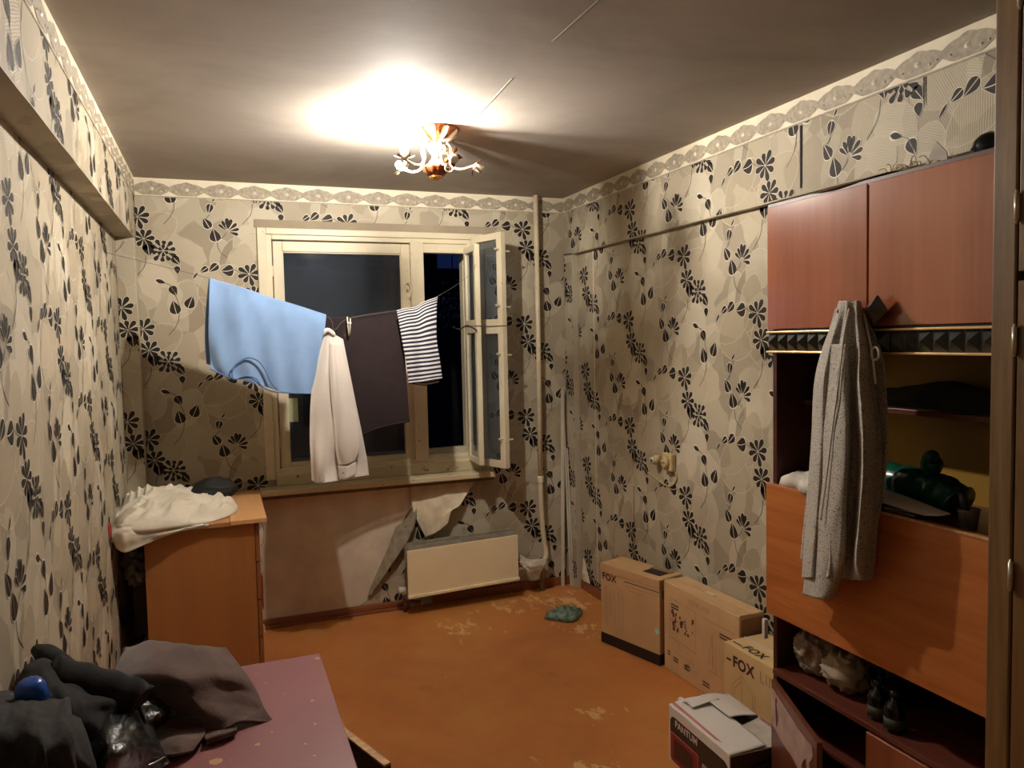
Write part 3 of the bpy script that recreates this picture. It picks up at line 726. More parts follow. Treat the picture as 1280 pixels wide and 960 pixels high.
# ------------------------------------------------------------------ socket on the right wall
sk = thing('wall_socket', 'old beige double socket box with a round plug on the right wall', 'socket', (XR, -1.16, .97))
creamP = simple('bakelite_beige', (196, 174, 128), .45, .08, 20, .1)
MB().box(XR-.030, XR-.002, -1.215, -1.13, .925, 1.015).build('housing', creamP, sk, bev=.006)
MB().lathe([(.030, 0), (.030, .012), (.026, .018)], (XR-.030, -1.17, .968), 20, axis=(-1, 0, 0)).build('socket_face', creamP, sk, smooth=True)
MB().lathe([(.026, .0), (.026, .030), (.018, .042)], (XR-.004, -1.065, .965), 20, axis=(-1, 0, 0)).build('round_switch', creamP, sk, smooth=True)
MB().lathe([(.019, 0), (.019, .006)], (XR-.046, -1.065, .965), 16, axis=(-1, 0, 0)).build('switch_cap', simple('bakelite_white', (214, 206, 186), .4), sk, smooth=True)
MB().lathe([(.006, 0), (.006, .004)], (XR-.052, -1.065, .965), 12, axis=(-1, 0, 0)).lathe([(.003, 0), (.003, .004)], (XR-.048, -1.162, .968), 8, axis=(-1, 0, 0)).lathe([(.003, 0), (.003, .004)], (XR-.048, -1.178, .968), 8, axis=(-1, 0, 0)).build('hole', darkM, sk)
MB().tube(smoothpath([(XR-.006, -1.21, .93), (XR-.006, -1.22, .88), (XR-.006, -1.14, .84), (XR-.005, -.95, .88)], 20), .004, 6).build('cable', creamP, sk, smooth=True)
#SPLIT
# ------------------------------------------------------------------ wall unit
CX = 2.05; CY0 = -2.474; CY1 = -3.262; CB = 2.50
DV = -2.884
wu = thing('storage_unit', 'glossy red-brown lacquered wall unit with open shelves and studded black trim', 'cabinet', (2.27, -2.87, 0))
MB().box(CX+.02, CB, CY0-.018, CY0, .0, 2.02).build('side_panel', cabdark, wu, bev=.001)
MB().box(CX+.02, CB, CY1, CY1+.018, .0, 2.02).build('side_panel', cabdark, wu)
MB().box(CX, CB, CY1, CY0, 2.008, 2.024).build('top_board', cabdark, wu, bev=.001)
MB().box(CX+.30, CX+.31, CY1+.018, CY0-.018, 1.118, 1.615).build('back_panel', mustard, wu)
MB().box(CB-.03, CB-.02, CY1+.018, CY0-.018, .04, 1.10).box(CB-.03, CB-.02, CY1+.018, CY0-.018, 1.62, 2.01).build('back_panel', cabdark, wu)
for nm, x0, z0, z1 in (('shelf', CX+.02, 1.615, 1.632), ('shelf', CX+.13, 1.375, 1.390), ('shelf', CX+.03, 1.100, 1.118), ('shelf', CX+.002, .488, .504), ('shelf', CX+.05, .30, .312), ('bottom_board', CX+.02, .06, .078)):
    MB().box(x0, CB-.03, CY1+.018, CY0-.018, z0, z1).build(nm, cabshelf, wu, bev=.001)
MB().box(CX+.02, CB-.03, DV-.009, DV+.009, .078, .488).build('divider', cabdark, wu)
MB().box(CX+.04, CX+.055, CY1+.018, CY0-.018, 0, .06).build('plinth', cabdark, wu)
def knob(y, z, par, x=CX-.002, tw=0, rad=.040):
    m = MB(); m.tube([(x, y, z), (x-.022, y, z)], .007, 8)
    r = rad; c = (x-.022)
    q = [(c, y+r*cos(a), z+r*sin(a)) for a in [tw+pi/2*k for k in range(4)]]; q2 = [(c-.006, p[1], p[2]) for p in q]
    m.add(q+q2+[(c-.034, y, z)], [(0, 1, 2, 3), (0, 4, 5, 1), (1, 5, 6, 2), (2, 6, 7, 3), (3, 7, 4, 0), (4, 8, 5), (5, 8, 6), (6, 8, 7), (7, 8, 4)])
    return m.build('knob', blackP, par, bev=.0008)
d1 = MB().box(CX-.002, CX+.017, DV+.003, CY0, 1.625, 2.014).build('door', mahog, wu, bev=.002)
knob(-2.83, 1.668, d1, rad=.030)
d2 = MB().box(CX-.002, CX+.017, CY1, DV-.003, 1.625, 2.014).build('door', mahog, wu, bev=.002)
knob(-2.938, 1.667, d2, tw=.12)
tm = MB().box(CX+.004, CX+.02, CY1, CY0, 1.548, 1.622).build('trim_band', simple('trim_black', (28, 28, 27), .4), wu)
MB().box(CX-.008, CX+.012, CY1, CY0, 1.612, 1.618).build('gold_strip', goldM, tm, bev=.001)
MB().box(CX-.008, CX+.012, CY1, CY0, 1.549, 1.555).build('gold_strip', goldM, tm, bev=.001)
n = 18; s = (CY0-CY1)/n
for k in range(n):
    y1 = CY0-k*s-.002; y0 = CY0-(k+1)*s+.002; z0, z1 = 1.557, 1.610
    MB().add([(CX+.004, y0, z0), (CX+.004, y1, z0), (CX+.004, y1, z1), (CX+.004, y0, z1), (CX-.016, (y0+y1)/2, (z0+z1)/2)], [(0, 1, 4), (1, 2, 4), (2, 3, 4), (3, 0, 4), (0, 3, 2, 1)]).build('pyramid_stud', blackP, tm)
dp = MB().box(CX-.006, CX+.016, CY1+.002, CY0+.004, .690, 1.122).build('drop_front', cherry, wu, bev=.002)
MB().box(CX-.008, CX-.004, CY1+.01, DV+.06, 1.117, 1.1235).build('worn_edge', simple('raw_edge', (205, 160, 110), .7, .2, 60), dp)
# lower doors: left one ajar with its veneer torn off, right one closed
hin = Vector((CX+.008, CY0-.004, 0)); en = Vector((1.905, -2.852, 0)); d = (en-hin).normalized(); n_ = Vector((d.y, -d.x, 0)); L_ = .405
fr_ = lambda p: Vector((hin.x+d.x*p.x+n_.x*p.y, hin.y+d.y*p.x+n_.y*p.y, p.z))
if n_.x > 0: n_ = -n_
ld = MB().box(0, L_, -.016, 0, .085, .462, fr_).build('door', cabshelf, wu, bev=.001)
O_ = fr_(Vector((0, .0012, 0)))
pp = [(.004, .432), (.018, .436), (.10, .432), (.19, .428), (.27, .425), (.33, .428), (.372, .432), (.378, .41), (.368, .392), (.35, .375), (.352, .33), (.34, .31), (.335, .345), (.325, .372), (.31, .36), (.29, .335), (.285, .30), (.2, .31), (.1, .305), (.05, .315), (.004, .31)]
MB().prism([(a, b) for a, b in pp], fr_(Vector((0, .0, 0))), d, (0, 0, 1), .0015 if d.cross(Vector((0, 0, 1))).dot(n_) > 0 else -.0015).build('torn_veneer', simple('torn_pale_veneer', (176, 150, 140), .8, .12, 16, .3), ld)
MB().prism([(.05, .42), (.065, .425), (.058, .40), (.075, .36), (.062, .33), (.054, .36)], fr_(Vector((0, .002, 0))), d, (0, 0, 1), .001 if d.cross(Vector((0, 0, 1))).dot(n_) > 0 else -.001).build('tear', simple('tear_brown', (104, 62, 48), .8), ld)
rd = MB().box(CX-.002, CX+.015, CY1, DV-.003, .085, .482).build('door', mahog, wu, bev=.002)
MB().box(2.035, 2.05, CY0+.001, CY0+.014, .60, .665).build('clip', whiteC, wu, bev=.001)

# ------------------------------------------------------------------ tall built-in wardrobe, right edge of the picture
wd = thing('wardrobe', 'tall brown oak-veneer wardrobe with steel hinges at the right edge', 'wardrobe', (2.27, -3.8, 0))
WX = 2.02
MB().box(WX, WX+.03, -3.322, -3.266, 0, 2.49).build('stile', oakM, wd, bev=.004)
MB().box(WX+.03, CB, -3.284, -3.266, 0, 2.49).build('side_panel', oakM, wd)
MB().box(WX+.03, CB, -4.30, -4.28, 0, 2.49).build('side_panel', oakM, wd)
MB().box(CB-.02, CB-.01, -4.28, -3.284, 0, 2.49).build('back_panel', cabdark, wd)
MB().box(WX+.03, CB, -4.28, -3.284, 2.47, 2.49).box(WX+.03, CB-.02, -4.28, -3.284, .06, .08).build('board', oakM, wd)
for y0, y1 in ((-3.80, -3.3265), (-4.30, -3.804)):
    for z0, z1 in ((.06, 1.715), (1.735, 2.47)):
        dd = MB().box(WX+.002, WX+.02, y0, y1, z0, z1).build('door', oakD, wd, bev=.002)
        if y1 > -3.4:
            for hz in ((.30, 1.06, 1.585) if z0 < 1 else (1.875, 2.33)):
                MB().tube([(WX-.004, -3.3245, hz-.030), (WX-.004, -3.3245, hz+.030)], .0055, 10).tube([(WX-.004, -3.3245, hz-.036), (WX-.004, -3.3245, hz+.036)], .003, 8).build('hinge', hingeM, dd, smooth=True)

# ------------------------------------------------------------------ things in and on the wall unit
def rnd_bundle(name, c, rad, mat, seed, amp=.02, squash=(1, 1, 1), sc=8, n=40, flat=None):
    m = MB(); c = Vector(c)
    for j in range(n+1):
        for i in range(n):
            a = 2*pi*i/n; b = pi*j/n
            q = Vector((cos(a)*sin(b), sin(a)*sin(b), cos(b)))
            d_ = 0
            for o_, am, st_ in ((1, 1, (1, 1, 1)), (1.3, .55, (.7, .7, 2.4))):
                qq = Vector((q.x*st_[0], (q.y+.3*q.z)*st_[1], (q.z-.4*q.y)*st_[2]))
                d_ += am*(.5-1.8*abs(noise.noise(qq*sc*.16*o_+Vector((seed, seed*2, 0)))))
            p = Vector((q.x*squash[0]*rad, q.y*squash[1]*rad, q.z*squash[2]*rad))+q*amp*d_
            if flat is not None and p.z+c.z < flat: p.z = flat-c.z+.0005
            m.v.append(c+p)
    for j in range(n):
        for i in range(n):
            m.f.append([j*n+i, (j+1)*n+i, (j+1)*n+(i+1) % n, j*n+(i+1) % n]); m.mi.append(0)
    return m.build(name, mat, None, smooth=True)
green = simple('green_plastic', (14, 84, 66), .28, .25, 14, .4, bd=.004, bscale=30)
gb = thing('plastic_bag', 'dark green rolled plastic bag with a knot on the open shelf', 'bag', (2.2, -2.94, 1.118))
x = MB(); P_ = smoothpath([(2.20, -2.80, 1.175), (2.20, -2.86, 1.178), (2.20, -2.94, 1.172), (2.20, -3.01, 1.166), (2.20, -3.05, 1.15)], 30)
x.tube(P_, [(.050+.0015*sin(i*2.1)+.003*sin(i*.7)) for i in range(30)], 22); x.build('bag_body', green, gb, smooth=True)
x = MB(); x.tube(smoothpath([(2.195, -2.965, 1.20), (2.192, -2.97, 1.235), (2.19, -2.975, 1.26), (2.19, -2.985, 1.262)], 14), [.03, .02, .018, .022, .026, .028, .028, .027, .026, .026, .024, .02, .014, .006], 14); x.build('knot', green, gb, smooth=True)
o = patch('paper_sheet', [[(2.13, -2.80, 1.168), (2.13, -2.92, 1.160), (2.11, -3.05, 1.150), (2.10, -3.105, 1.146)], [(2.09, -2.80, 1.160), (2.08, -2.9, 1.158), (2.075, -3.02, 1.146), (2.075, -3.09, 1.141)], [(2.065, -2.80, 1.146), (2.06, -2.9, 1.144), (2.06, -2.98, 1.141), (2.06, -3.06, 1.138)]], whiteC, None, 20, 12, (.001, 2, 2), .003, 2)
tag(o, 'white sheet of card lying across the open shelf in front of the green bag', 'paper')
o = MB().box(2.075, 2.16, -2.90, -2.80, 1.119, 1.140).build('card_box', simple('grey_card', (134, 124, 112), .7), bev=.001); tag(o, 'flat grey card box under the white sheet behind the shirt', 'box')
for k in range(3):
    fr_ = lambda p, k=k: Vector((2.10+(p.x)*cos(.2*k-.2)-p.y*sin(.2*k-.2), -2.985+p.x*sin(.2*k-.2)+p.y*cos(.2*k-.2), p.z))
    o = thing('notebook', ['lowest dark notebook of the small pile on the open shelf', 'middle dark notebook of the small pile on the open shelf', 'topmost dark notebook of the small pile on the open shelf'][k], 'notebook', (2.10, -2.985, 1.1185+k*.0065), 'dark notebooks on the open shelf')
    MB().box(-.04, .05, -.05, .05, 1.1185+k*.0065, 1.1188+k*.0065+.0055, fr_).build('cover', simple('notebook_black', (34, 28, 30), .35), o, bev=.001)
    MB().box(-.041, .048, -.048, .051, 1.1200+k*.0065, 1.1225+k*.0065, fr_).build('pages', simple('pages', (150, 142, 134), .8), o)
gc = thing('glass_cup', 'small clear glass cup holding a black brush beside the wardrobe', 'cup', (2.10, -3.155, 1.118))
cupg = NT('cup_glass'); cupg.b.inputs['Transmission Weight'].default_value = .8; cupg = cupg.out(srgb((176, 176, 176)), .08)
MB().lathe([(.019, 0), (.025, .045), (.026, .05), (.024, .05), (.0235, .046), (.017, .004)], (2.10, -3.155, 1.1185), 24).build('cup', cupg, gc, smooth=True)
MB().tube([(2.10, -3.158, 1.125), (2.10, -3.142, 1.178), (2.10, -3.136, 1.205)], [.006, .010, .011], 10).build('brush', simple('brush_black', (20, 20, 22), .4), gc, smooth=True)
o = heap('folded_cloth', [(2.07, -2.50), (2.13, -2.49), (2.24, -2.53), (2.26, -2.72), (2.12, -2.76), (2.065, -2.74), (2.062, -2.60)], 1.1185, lambda r, a, q: .045, simple('cloth_offwhite', (206, 198, 184), .85, .06, 12, .2), None, 16, 60, (.006, 9), 3, p=3.5)
tag(o, 'folded off-white cloth on the open shelf left of the hanging shirt', 'cloth')
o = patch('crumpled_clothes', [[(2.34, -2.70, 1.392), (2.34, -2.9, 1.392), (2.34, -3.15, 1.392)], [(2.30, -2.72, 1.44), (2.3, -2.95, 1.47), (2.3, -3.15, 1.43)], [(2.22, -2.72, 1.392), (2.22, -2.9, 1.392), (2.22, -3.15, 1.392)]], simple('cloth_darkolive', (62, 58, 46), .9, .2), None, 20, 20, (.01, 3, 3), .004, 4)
tag(o, 'dark cloth bundle on the upper shelf in the shade', 'cloth')
# lower shelf
bagM = NT('patterned_cloth'); v = bagM.mp(); bagM = bagM.out(bagM.ramp(bagM.noise(v, 16, 4, .6), [(.38, srgb((96, 84, 72))), (.5, srgb((160, 144, 124))), (.62, srgb((118, 88, 74)))]), .85, bagM.noise(v, 60), .4, .004)
o = rnd_bundle('cloth_bundle', (2.17, -2.575, .575), .075, bagM, 3, .022, (.9, .95, .95), 9, flat=.5045); tag(o, 'striped pale cloth bundle at the left end of the lower shelf', 'cloth')
o = rnd_bundle('cloth_bundle', (2.16, -2.70, .565), .068, simple('cloth_beige', (176, 158, 134), .85, .14, 10, .4), 8, .026, (.85, 1.0, .85), 9, flat=.5045); tag(o, 'crumpled beige cloth bundle on the lower shelf, right of the striped one', 'cloth')
o = rnd_bundle('jacket', (2.28, -2.66, .60), .10, simple('cloth_greygreen', (92, 88, 78), .9, .14, 10, .3), 5, .025, (.9, 1.5, .72), 8, flat=.5045); tag(o, 'grey folded garment behind the pale bundles on the lower shelf', 'clothes')
o = rnd_bundle('black_bag', (2.22, -2.815, .555), .055, simple('black_plastic', (24, 24, 26), .35, .2), 12, .02, (1, .8, .95), 9, flat=.5045); tag(o, 'dark bag between the pale bundles and the bottles', 'bag')
dkg = simple('bottle_darkglass', (10, 14, 12), .12)
for i, (y, x_, lab) in enumerate([(-2.875, 2.105, 'dark bottle on the lower shelf, the left one of the pair'), (-2.945, 2.092, 'dark bottle on the lower shelf, the right one of the pair')]):
    b = thing('bottle', lab, 'bottle', (x_, y, .5045), 'dark bottles on the lower shelf')
    MB().lathe([(.026, 0), (.028, .004), (.028, .062), (.024, .074), (.011, .086), (.010, .098)], (x_, y, .5045), 20).build('body', dkg, b, smooth=True)
    MB().lathe([(.012, .098), (.012, .112), (.010, .113)], (x_, y, .5045), 16).build('cap', simple('cap_dark', (44, 50, 46), .3), b, smooth=True)
    MB().lathe([(.0284, .012), (.0284, .040)], (x_, y, .5045), 20).build('label', simple('label_olive', (62, 66, 44), .6), b, smooth=True)
# on top
hat = thing('motorcycle_helmet', 'round black helmet-like ball on top of the wall unit', 'ball', (2.3, -3.055, 2.024))
hat['label'] = 'round dark ball on top of the wall unit, half behind the wardrobe'; hat.name = 'dark_ball'
MB().lathe([(.003, -.040), (.023, -.034), (.036, -.021), (.042, 0), (.036, .021), (.023, .034), (.003, .042)], (2.22, -3.105, 2.066), 28).build('shell', simple('ball_dark', (14, 22, 26), .3, .1), hat, smooth=True)
MB().lathe([(.0425, -.003), (.0425, .003)], (2.22, -3.105, 2.066), 28).build('seam_ring', simple('ball_seam', (36, 44, 48), .4), hat, smooth=True)
rs = random.Random(5); m = MB()
for k in range(46):
    y0 = -2.86-rs.random()*.18; x0 = 2.13+rs.random()*.05; a = rs.uniform(-1.3, 1.3); L_ = rs.uniform(.03, .07)
    m.tube(smoothpath([(x0, y0, 2.026), (x0, y0+sin(a)*L_*.6, 2.026+.3*L_+cos(a)*L_*.4), (x0-.005, y0+sin(a)*L_, 2.028+abs(cos(a))*L_*.7)], 5), .0015, 4)
o = m.build('dry_straw', simple('straw', (204, 182, 132), .7)); tag(o, 'wisps of dry straw sticking out on top of the wall unit', 'straw', kind='stuff')
o = MB().prism([(2.965, 2.0245), (3.055, 2.0245), (3.05, 2.065), (3.02, 2.098), (2.99, 2.05)], (2.14, 0, 0), (0, -1, 0), (0, 0, 1), .003).build('crumpled_paper', simple('paper_greyish', (172, 164, 148), .7)); tag(o, 'pale crumpled paper beside the dark ball on top of the wall unit', 'paper')
o = patch('brown_paper', [[(2.13, -2.62, 2.026), (2.13, -2.75, 2.028), (2.13, -2.93, 2.03)], [(2.10, -2.62, 2.027), (2.09, -2.75, 2.032), (2.1, -2.93, 2.04)], [(2.055, -2.64, 2.026), (2.04, -2.75, 2.022), (2.05, -2.92, 2.03)]], simple('paper_brown', (112, 76, 48), .8), None, 16, 10, (.003, 4, 4), .0015, 13); tag(o, 'sheet of brown paper hanging over the top edge of the wall unit', 'paper')

# ------------------------------------------------------------------ shirt hanging from the left upper knob
shirtM = NT('sprigged_fabric'); v = shirtM.mp()
vo = shirtM.n('TexVoronoi', {'Vector': v, 'Scale': 150.}, feature='DISTANCE_TO_EDGE').outputs[0]
nz = shirtM.noise(v, 120, 3, .6)
f_ = shirtM.math('ADD', shirtM.math('MULTIPLY', shirtM.ramp(vo, [(.04, (0, 0, 0)), (.12, (1, 1, 1))]), .6), shirtM.math('MULTIPLY', nz, .6))
shirtM = shirtM.out(shirtM.ramp(f_, [(.40, srgb((112, 106, 99))), (.66, srgb((182, 175, 163)))]), .85, nz, .3, .001)
def sx_(px, py, off): return X(px, py, CX-off)
sr = thing('shirt', 'grey patterned shirt hanging from the left upper knob of the wall unit', 'shirt', (2.0, -2.83, .8))
rows = [(376, 1048, 1076, .05, .065), (400, 1041, 1082, .03, .06), (440, 1026, 1092, .03, .07), (480, 1017, 1095, .035, .085), (540, 1014, 1102, .04, .09), (600, 1010, 1103, .04, .10), (660, 1006, 1098, .04, .10), (700, 1003, 1095, .04, .10), (722, 1002, 1092, .04, .10)]
G = []
for (py, xl, xr, o0, o1) in rows:
    w_ = xr-xl
    G.append([sx_(xl, py, o0), sx_(xl+w_*.12, py, o1), sx_(xl+w_*.30, py, o0+.03), sx_(xl+w_*.36, py, o1+.02), sx_(xl+w_*.62, py+2, o0+.03), sx_(xl+w_*.72, py, o1+.015), sx_(xl+w_*.88, py, o0+.025), sx_(xr, py, .012)])
# uneven hem: right front panel ends higher
for j in range(3): G[-1][5+j] = sx_([1075, 1085, 1092][j], 726, [.085, .06, .02][j])
patch('front', G, shirtM, sr, 70, 80, (.0055, 5, 2.5), .003, 21, origin=None)
G2 = [[sx_(1044, 385, .014), sx_(1060, 380, .014), sx_(1080, 392, .012)], [sx_(1022, 470, .014), sx_(1060, 470, .012), sx_(1104, 450, .010)], [sx_(1015, 560, .014), sx_(1060, 560, .012), sx_(1109, 560, .010)], [sx_(1006, 640, .014), sx_(1060, 640, .012), sx_(1100, 640, .010)], [sx_(1000, 700, .014), sx_(1048, 700, .012), sx_(1088, 690, .010)]]
patch('back', G2, shirtM, sr, 30, 50, (.0015, 4, 3), .0015, 22)
# sleeve hanging lower on the left
G3 = [[sx_(1036, 430, .06), sx_(1046, 430, .08), sx_(1058, 430, .085), sx_(1066, 430, .05)], [sx_(1030, 490, .07), sx_(1044, 490, .10), sx_(1058, 490, .10), sx_(1066, 490, .06)],
      [sx_(1024, 560, .08), sx_(1040, 560, .115), sx_(1058, 560, .12), sx_(1066, 560, .07)], [sx_(1014, 640, .07), sx_(1035, 640, .12), sx_(1055, 640, .12), sx_(1062, 640, .06)],
      [sx_(1008, 700, .06), sx_(1027, 702, .11), sx_(1050, 704, .11), sx_(1058, 700, .06)], [sx_(1003, 743, .05), sx_(1018, 748, .10), sx_(1034, 750, .10), sx_(1043, 748, .05)]]
patch('sleeve', G3, shirtM, sr, 24, 40, (.004, 3, 3), .003, 23)
cf = MB(); c0 = sx_(1094, 442, .055)
cf.tube([c0+Vector((0, cos(a)*.013, sin(a)*.017)) for a in [2*pi*i/16 for i in range(17)]], .0035, 6); cf.build('buttonhole', simple('shirt_edge', (206, 200, 188), .8), sr, smooth=True)
MB().tube(smoothpath([sx_(1062, 384, .075), sx_(1055, 420, .09), sx_(1048, 480, .105), sx_(1040, 540, .115), sx_(1034, 590, .12), sx_(1026, 650, .12)], 30), .0026, 6).build('seam', simple('shirt_edge', (206, 200, 188), .8), sr, smooth=True)
MB().tube(smoothpath([sx_(1080, 392, .04), sx_(1086, 420, .05), sx_(1090, 440, .055), sx_(1095, 480, .06)], 20), .003, 6).build('placket', simple('shirt_edge', (206, 200, 188), .8), sr, smooth=True)

# ------------------------------------------------------------------ chest of drawers by the left wall
dr = thing('chest_of_drawers', 'orange-brown chest of drawers with pale top left of the window', 'dresser', (.28, -.4, 0))
MB().box(.035, .505, -.75, -.732, .0, .776).build('side_panel', chipb, dr, bev=.001)
MB().box(.035, .505, -.06, -.042, .0, .776).build('side_panel', chipb, dr)
MB().box(.035, .045, -.732, -.06, .02, .776).build('back_panel', chipEdge, dr)
for k in range(4):
    f_ = MB().box(.508, .527, -.748, -.045, .05+k*.18, .05+k*.18+.174).build('drawer_front', wood('drawer_front_wood%d' % k, (140, 86, 46), (164, 104, 58), .4, 'Y', .5), dr, bev=.001)
    MB().tube([(.527, -.46, .14+k*.18), (.545, -.46, .14+k*.18), (.545, -.34, .14+k*.18), (.527, -.34, .14+k*.18)], .004, 6).build('handle', hingeM, f_)
MB().box(.045, .505, -.732, -.06, .03, .045).build('bottom_board', chipEdge, dr)
MB().box(.40, .562, -.775, -.03, .779, .800).build('top_board', chipTop, dr, bev=.002)
MB().box(.02, .3985, -.770, -.03, .774, .796).build('top_board', wood('dresser_top2', (176, 120, 72), (196, 140, 90), .45, 'Y', .4), dr, bev=.002)
MB().tube(smoothpath([(.535, -.752, .775), (.548, -.756, .74), (.546, -.756, .69), (.530, -.752, .665)], 16), .003, 6).build('loop_cord', simple('cord_cream', (206, 186, 158), .6), dr, smooth=True)
MB().box(.529, .534, -.752, -.70, .36, .52).build('red_tape', simple('red_tape', (150, 44, 34), .5), dr)
o = rnd_bundle('plastic_bag', (-.02, -.62, .60), .07, simple('bag_greywhite', (120, 114, 108), .4, .2, 10, .5), 15, .03, (.6, .8, 1.1), 9)
tag(o, 'grey plastic bag stuffed between the chest of drawers and the left wall', 'bag')
o = MB().box(-.089, -.03, -.80, -.76, .766, .772).build('shelf_edge', simple('white_batten', (196, 184, 160), .6)); tag(o, 'short pale batten between left wall and chest of drawers', 'batten')
o = patch('red_cloth', [[(-.087, -.86, .85), (-.083, -.82, .855)], [(-.086, -.86, .82), (-.080, -.82, .82)], [(-.087, -.855, .79), (-.083, -.82, .79)]], simple('red_cloth', (168, 40, 40), .8), None, 8, 10, (.003, 3, 3), .002, 6); tag(o, 'small red cloth scrap against the left wall above the chest', 'cloth')
# crumpled white cloth on the chest
wc = simple('sheet_white', (214, 206, 188), .85, .05, 8, .25, bscale=30)
outl = [(-.06, -.16), (.05, -.06), (.22, -.08), (.34, -.16), (.42, -.36), (.437, -.52), (.425, -.62), (.34, -.72), (.2, -.79), (.03, -.83), (-.05, -.80), (-.082, -.66), (-.085, -.4)]
shq = thing('crumpled_sheet', 'crumpled off-white sheet heaped on the chest of drawers', 'sheet', (.15, -.45, .797))
o = heap('heap', outl, .797, lambda r, a, q: .105-.06*max(0, (q.x-.15)/.3)+.02*sin(q.y*14+q.x*9), wc, shq, 70, 220, (.034, 5.4), 2, p=2.2)
o = patch('hanging_edge', [[(-.085, -.77, .83), (-.04, -.80, .84), (.06, -.80, .83), (.20, -.79, .80), (.31, -.775, .80)],
                              [(-.087, -.80, .79), (-.04, -.83, .80), (.06, -.83, .79), (.18, -.80, .79), (.29, -.785, .797)],
                              [(-.072, -.80, .735), (-.03, -.83, .72), (.05, -.825, .745), (.15, -.80, .77), (.26, -.785, .79)]], wc, shq, 36, 20, (.010, 5, 2), .01, 12)
o = rnd_bundle('dark_bundle', (.335, -.28, .865), .085, simple('bundle_black', (22, 24, 22), .7, .2), 7, .012, (1.25, 1, .72), 7, flat=.801)
tag(o, 'black rolled garment lying behind the white sheet on the chest', 'clothes')

# ------------------------------------------------------------------ laundry on the line across the window
wire = [Vector((XL, -.52, 2.05)), Y(262, 348, -.56), Y(335, 371, -.57), Y(407, 394, -.575), Y(418, 412, -.555), Y(436, 398, -.49), Y(500, 387, -.47), Y(540, 374, -.52), Y(585, 345, -.30), Y(600, 318, -.25)]
MB().tube(smoothpath(wire, 90), .0011, 6).build('clothesline', simple('line_cord', (96, 92, 86), .6), None, smooth=True)
tag(bpy.data.objects['clothesline'], 'thin clothesline strung across the window under the laundry', 'cord')
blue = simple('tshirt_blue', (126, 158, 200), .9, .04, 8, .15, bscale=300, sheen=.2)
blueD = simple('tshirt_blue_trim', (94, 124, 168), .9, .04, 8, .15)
ts = thing('t_shirt', 'light blue t-shirt hanging neck down over the clothesline', 't-shirt', Y(330, 480, -.52))
yy = -.572
G = [[Y(262, 347, yy), Y(298, 358, yy-.006), Y(335, 370, yy-.012), Y(372, 382, yy-.022), Y(408, 393, yy-.034)],
     [Y(261, 380, yy-.012), Y(297, 385, yy-.018), Y(334, 392, yy-.022), Y(370, 400, yy-.03), Y(406, 410, yy-.034)],
     [Y(260, 420, yy-.006), Y(296, 420, yy-.014), Y(333, 425, yy-.02), Y(367, 432, yy-.025), Y(399, 442, yy-.02)],
     [Y(262, 448, yy), Y(293, 452, yy-.02), Y(330, 458, yy-.02), Y(363, 466, yy-.02), Y(394, 470, yy-.01)],
     [Y(263, 461, yy), Y(293, 473, yy-.01), Y(327, 482, yy-.012), Y(360, 491, yy-.01), Y(389, 492, yy)]]
patch('front', G, blue, ts, 60, 60, (.0035, 4, 1.2), .0022, 31, folds=lambda u, v: .008*sin(u*15+v*2.5)*(1-v*.5)+.006*sin(u*27-v*7)*v)
yb = -.535
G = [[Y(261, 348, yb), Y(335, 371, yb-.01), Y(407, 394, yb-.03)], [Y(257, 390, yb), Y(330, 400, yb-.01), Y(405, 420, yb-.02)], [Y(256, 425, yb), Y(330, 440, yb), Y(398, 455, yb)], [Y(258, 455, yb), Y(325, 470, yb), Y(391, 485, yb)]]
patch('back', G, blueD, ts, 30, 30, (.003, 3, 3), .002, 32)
for o_, rr, nm in ((0, .0042, 'collar'), (.0, .003, 'collar_seam')):
    pts = [(291, 474), (291, 462), (299, 452), (311, 447), (324, 452), (333, 464), (338, 476), (346, 487)] if nm == 'collar' else [(296, 476), (300, 472), (310, 470), (320, 473), (326, 481), (333, 487)]
    MB().tube(smoothpath([Y(a, b, yy-.034) for a, b in pts], 34), rr, 8).build(nm, blueD, ts, smooth=True)
MB().tube(smoothpath([Y(263, 461, yy-.006), Y(280, 469, yy-.02), Y(293, 474, yy-.022), Y(312, 472, yy-.028), Y(328, 483, yy-.026), Y(345, 490, yy-.022), Y(389, 492, yy-.008)], 50), .0035, 8).build('edge_seam', blueD, ts, smooth=True)
# white shirt
wh = simple('shirt_white', (212, 204, 196), .88, .03, 8, .15, bscale=120)
ws = thing('shirt', 'white shirt with a dangling cuffed sleeve, on the line before the window', 'shirt', Y(425, 600, -.58))
yw = -.575
G = [[Y(405, 418, yw), Y(412, 416, yw-.01), Y(420, 419, yw-.01), Y(429, 424, yw)],
     [Y(398, 446, yw), Y(410, 446, yw-.02), Y(424, 446, yw-.02), Y(434, 450, yw)],
     [Y(389, 490, yw), Y(405, 490, yw-.025), Y(424, 490, yw-.015), Y(442, 490, yw)],
     [Y(387, 540, yw), Y(402, 540, yw-.01), Y(424, 540, yw-.03), Y(452, 540, yw)],
     [Y(388, 580, yw), Y(402, 582, yw-.03), Y(418, 580, yw-.005), Y(459, 576, yw)],
     [Y(389, 601, yw), Y(400, 604, yw-.01), Y(411, 603, yw-.03), Y(461, 594, yw)]]
patch('body', G, wh, ws, 44, 60, (.004, 3, 1.4), .0022, 41, folds=lambda u, v: .007*sin(u*16+v)*v)
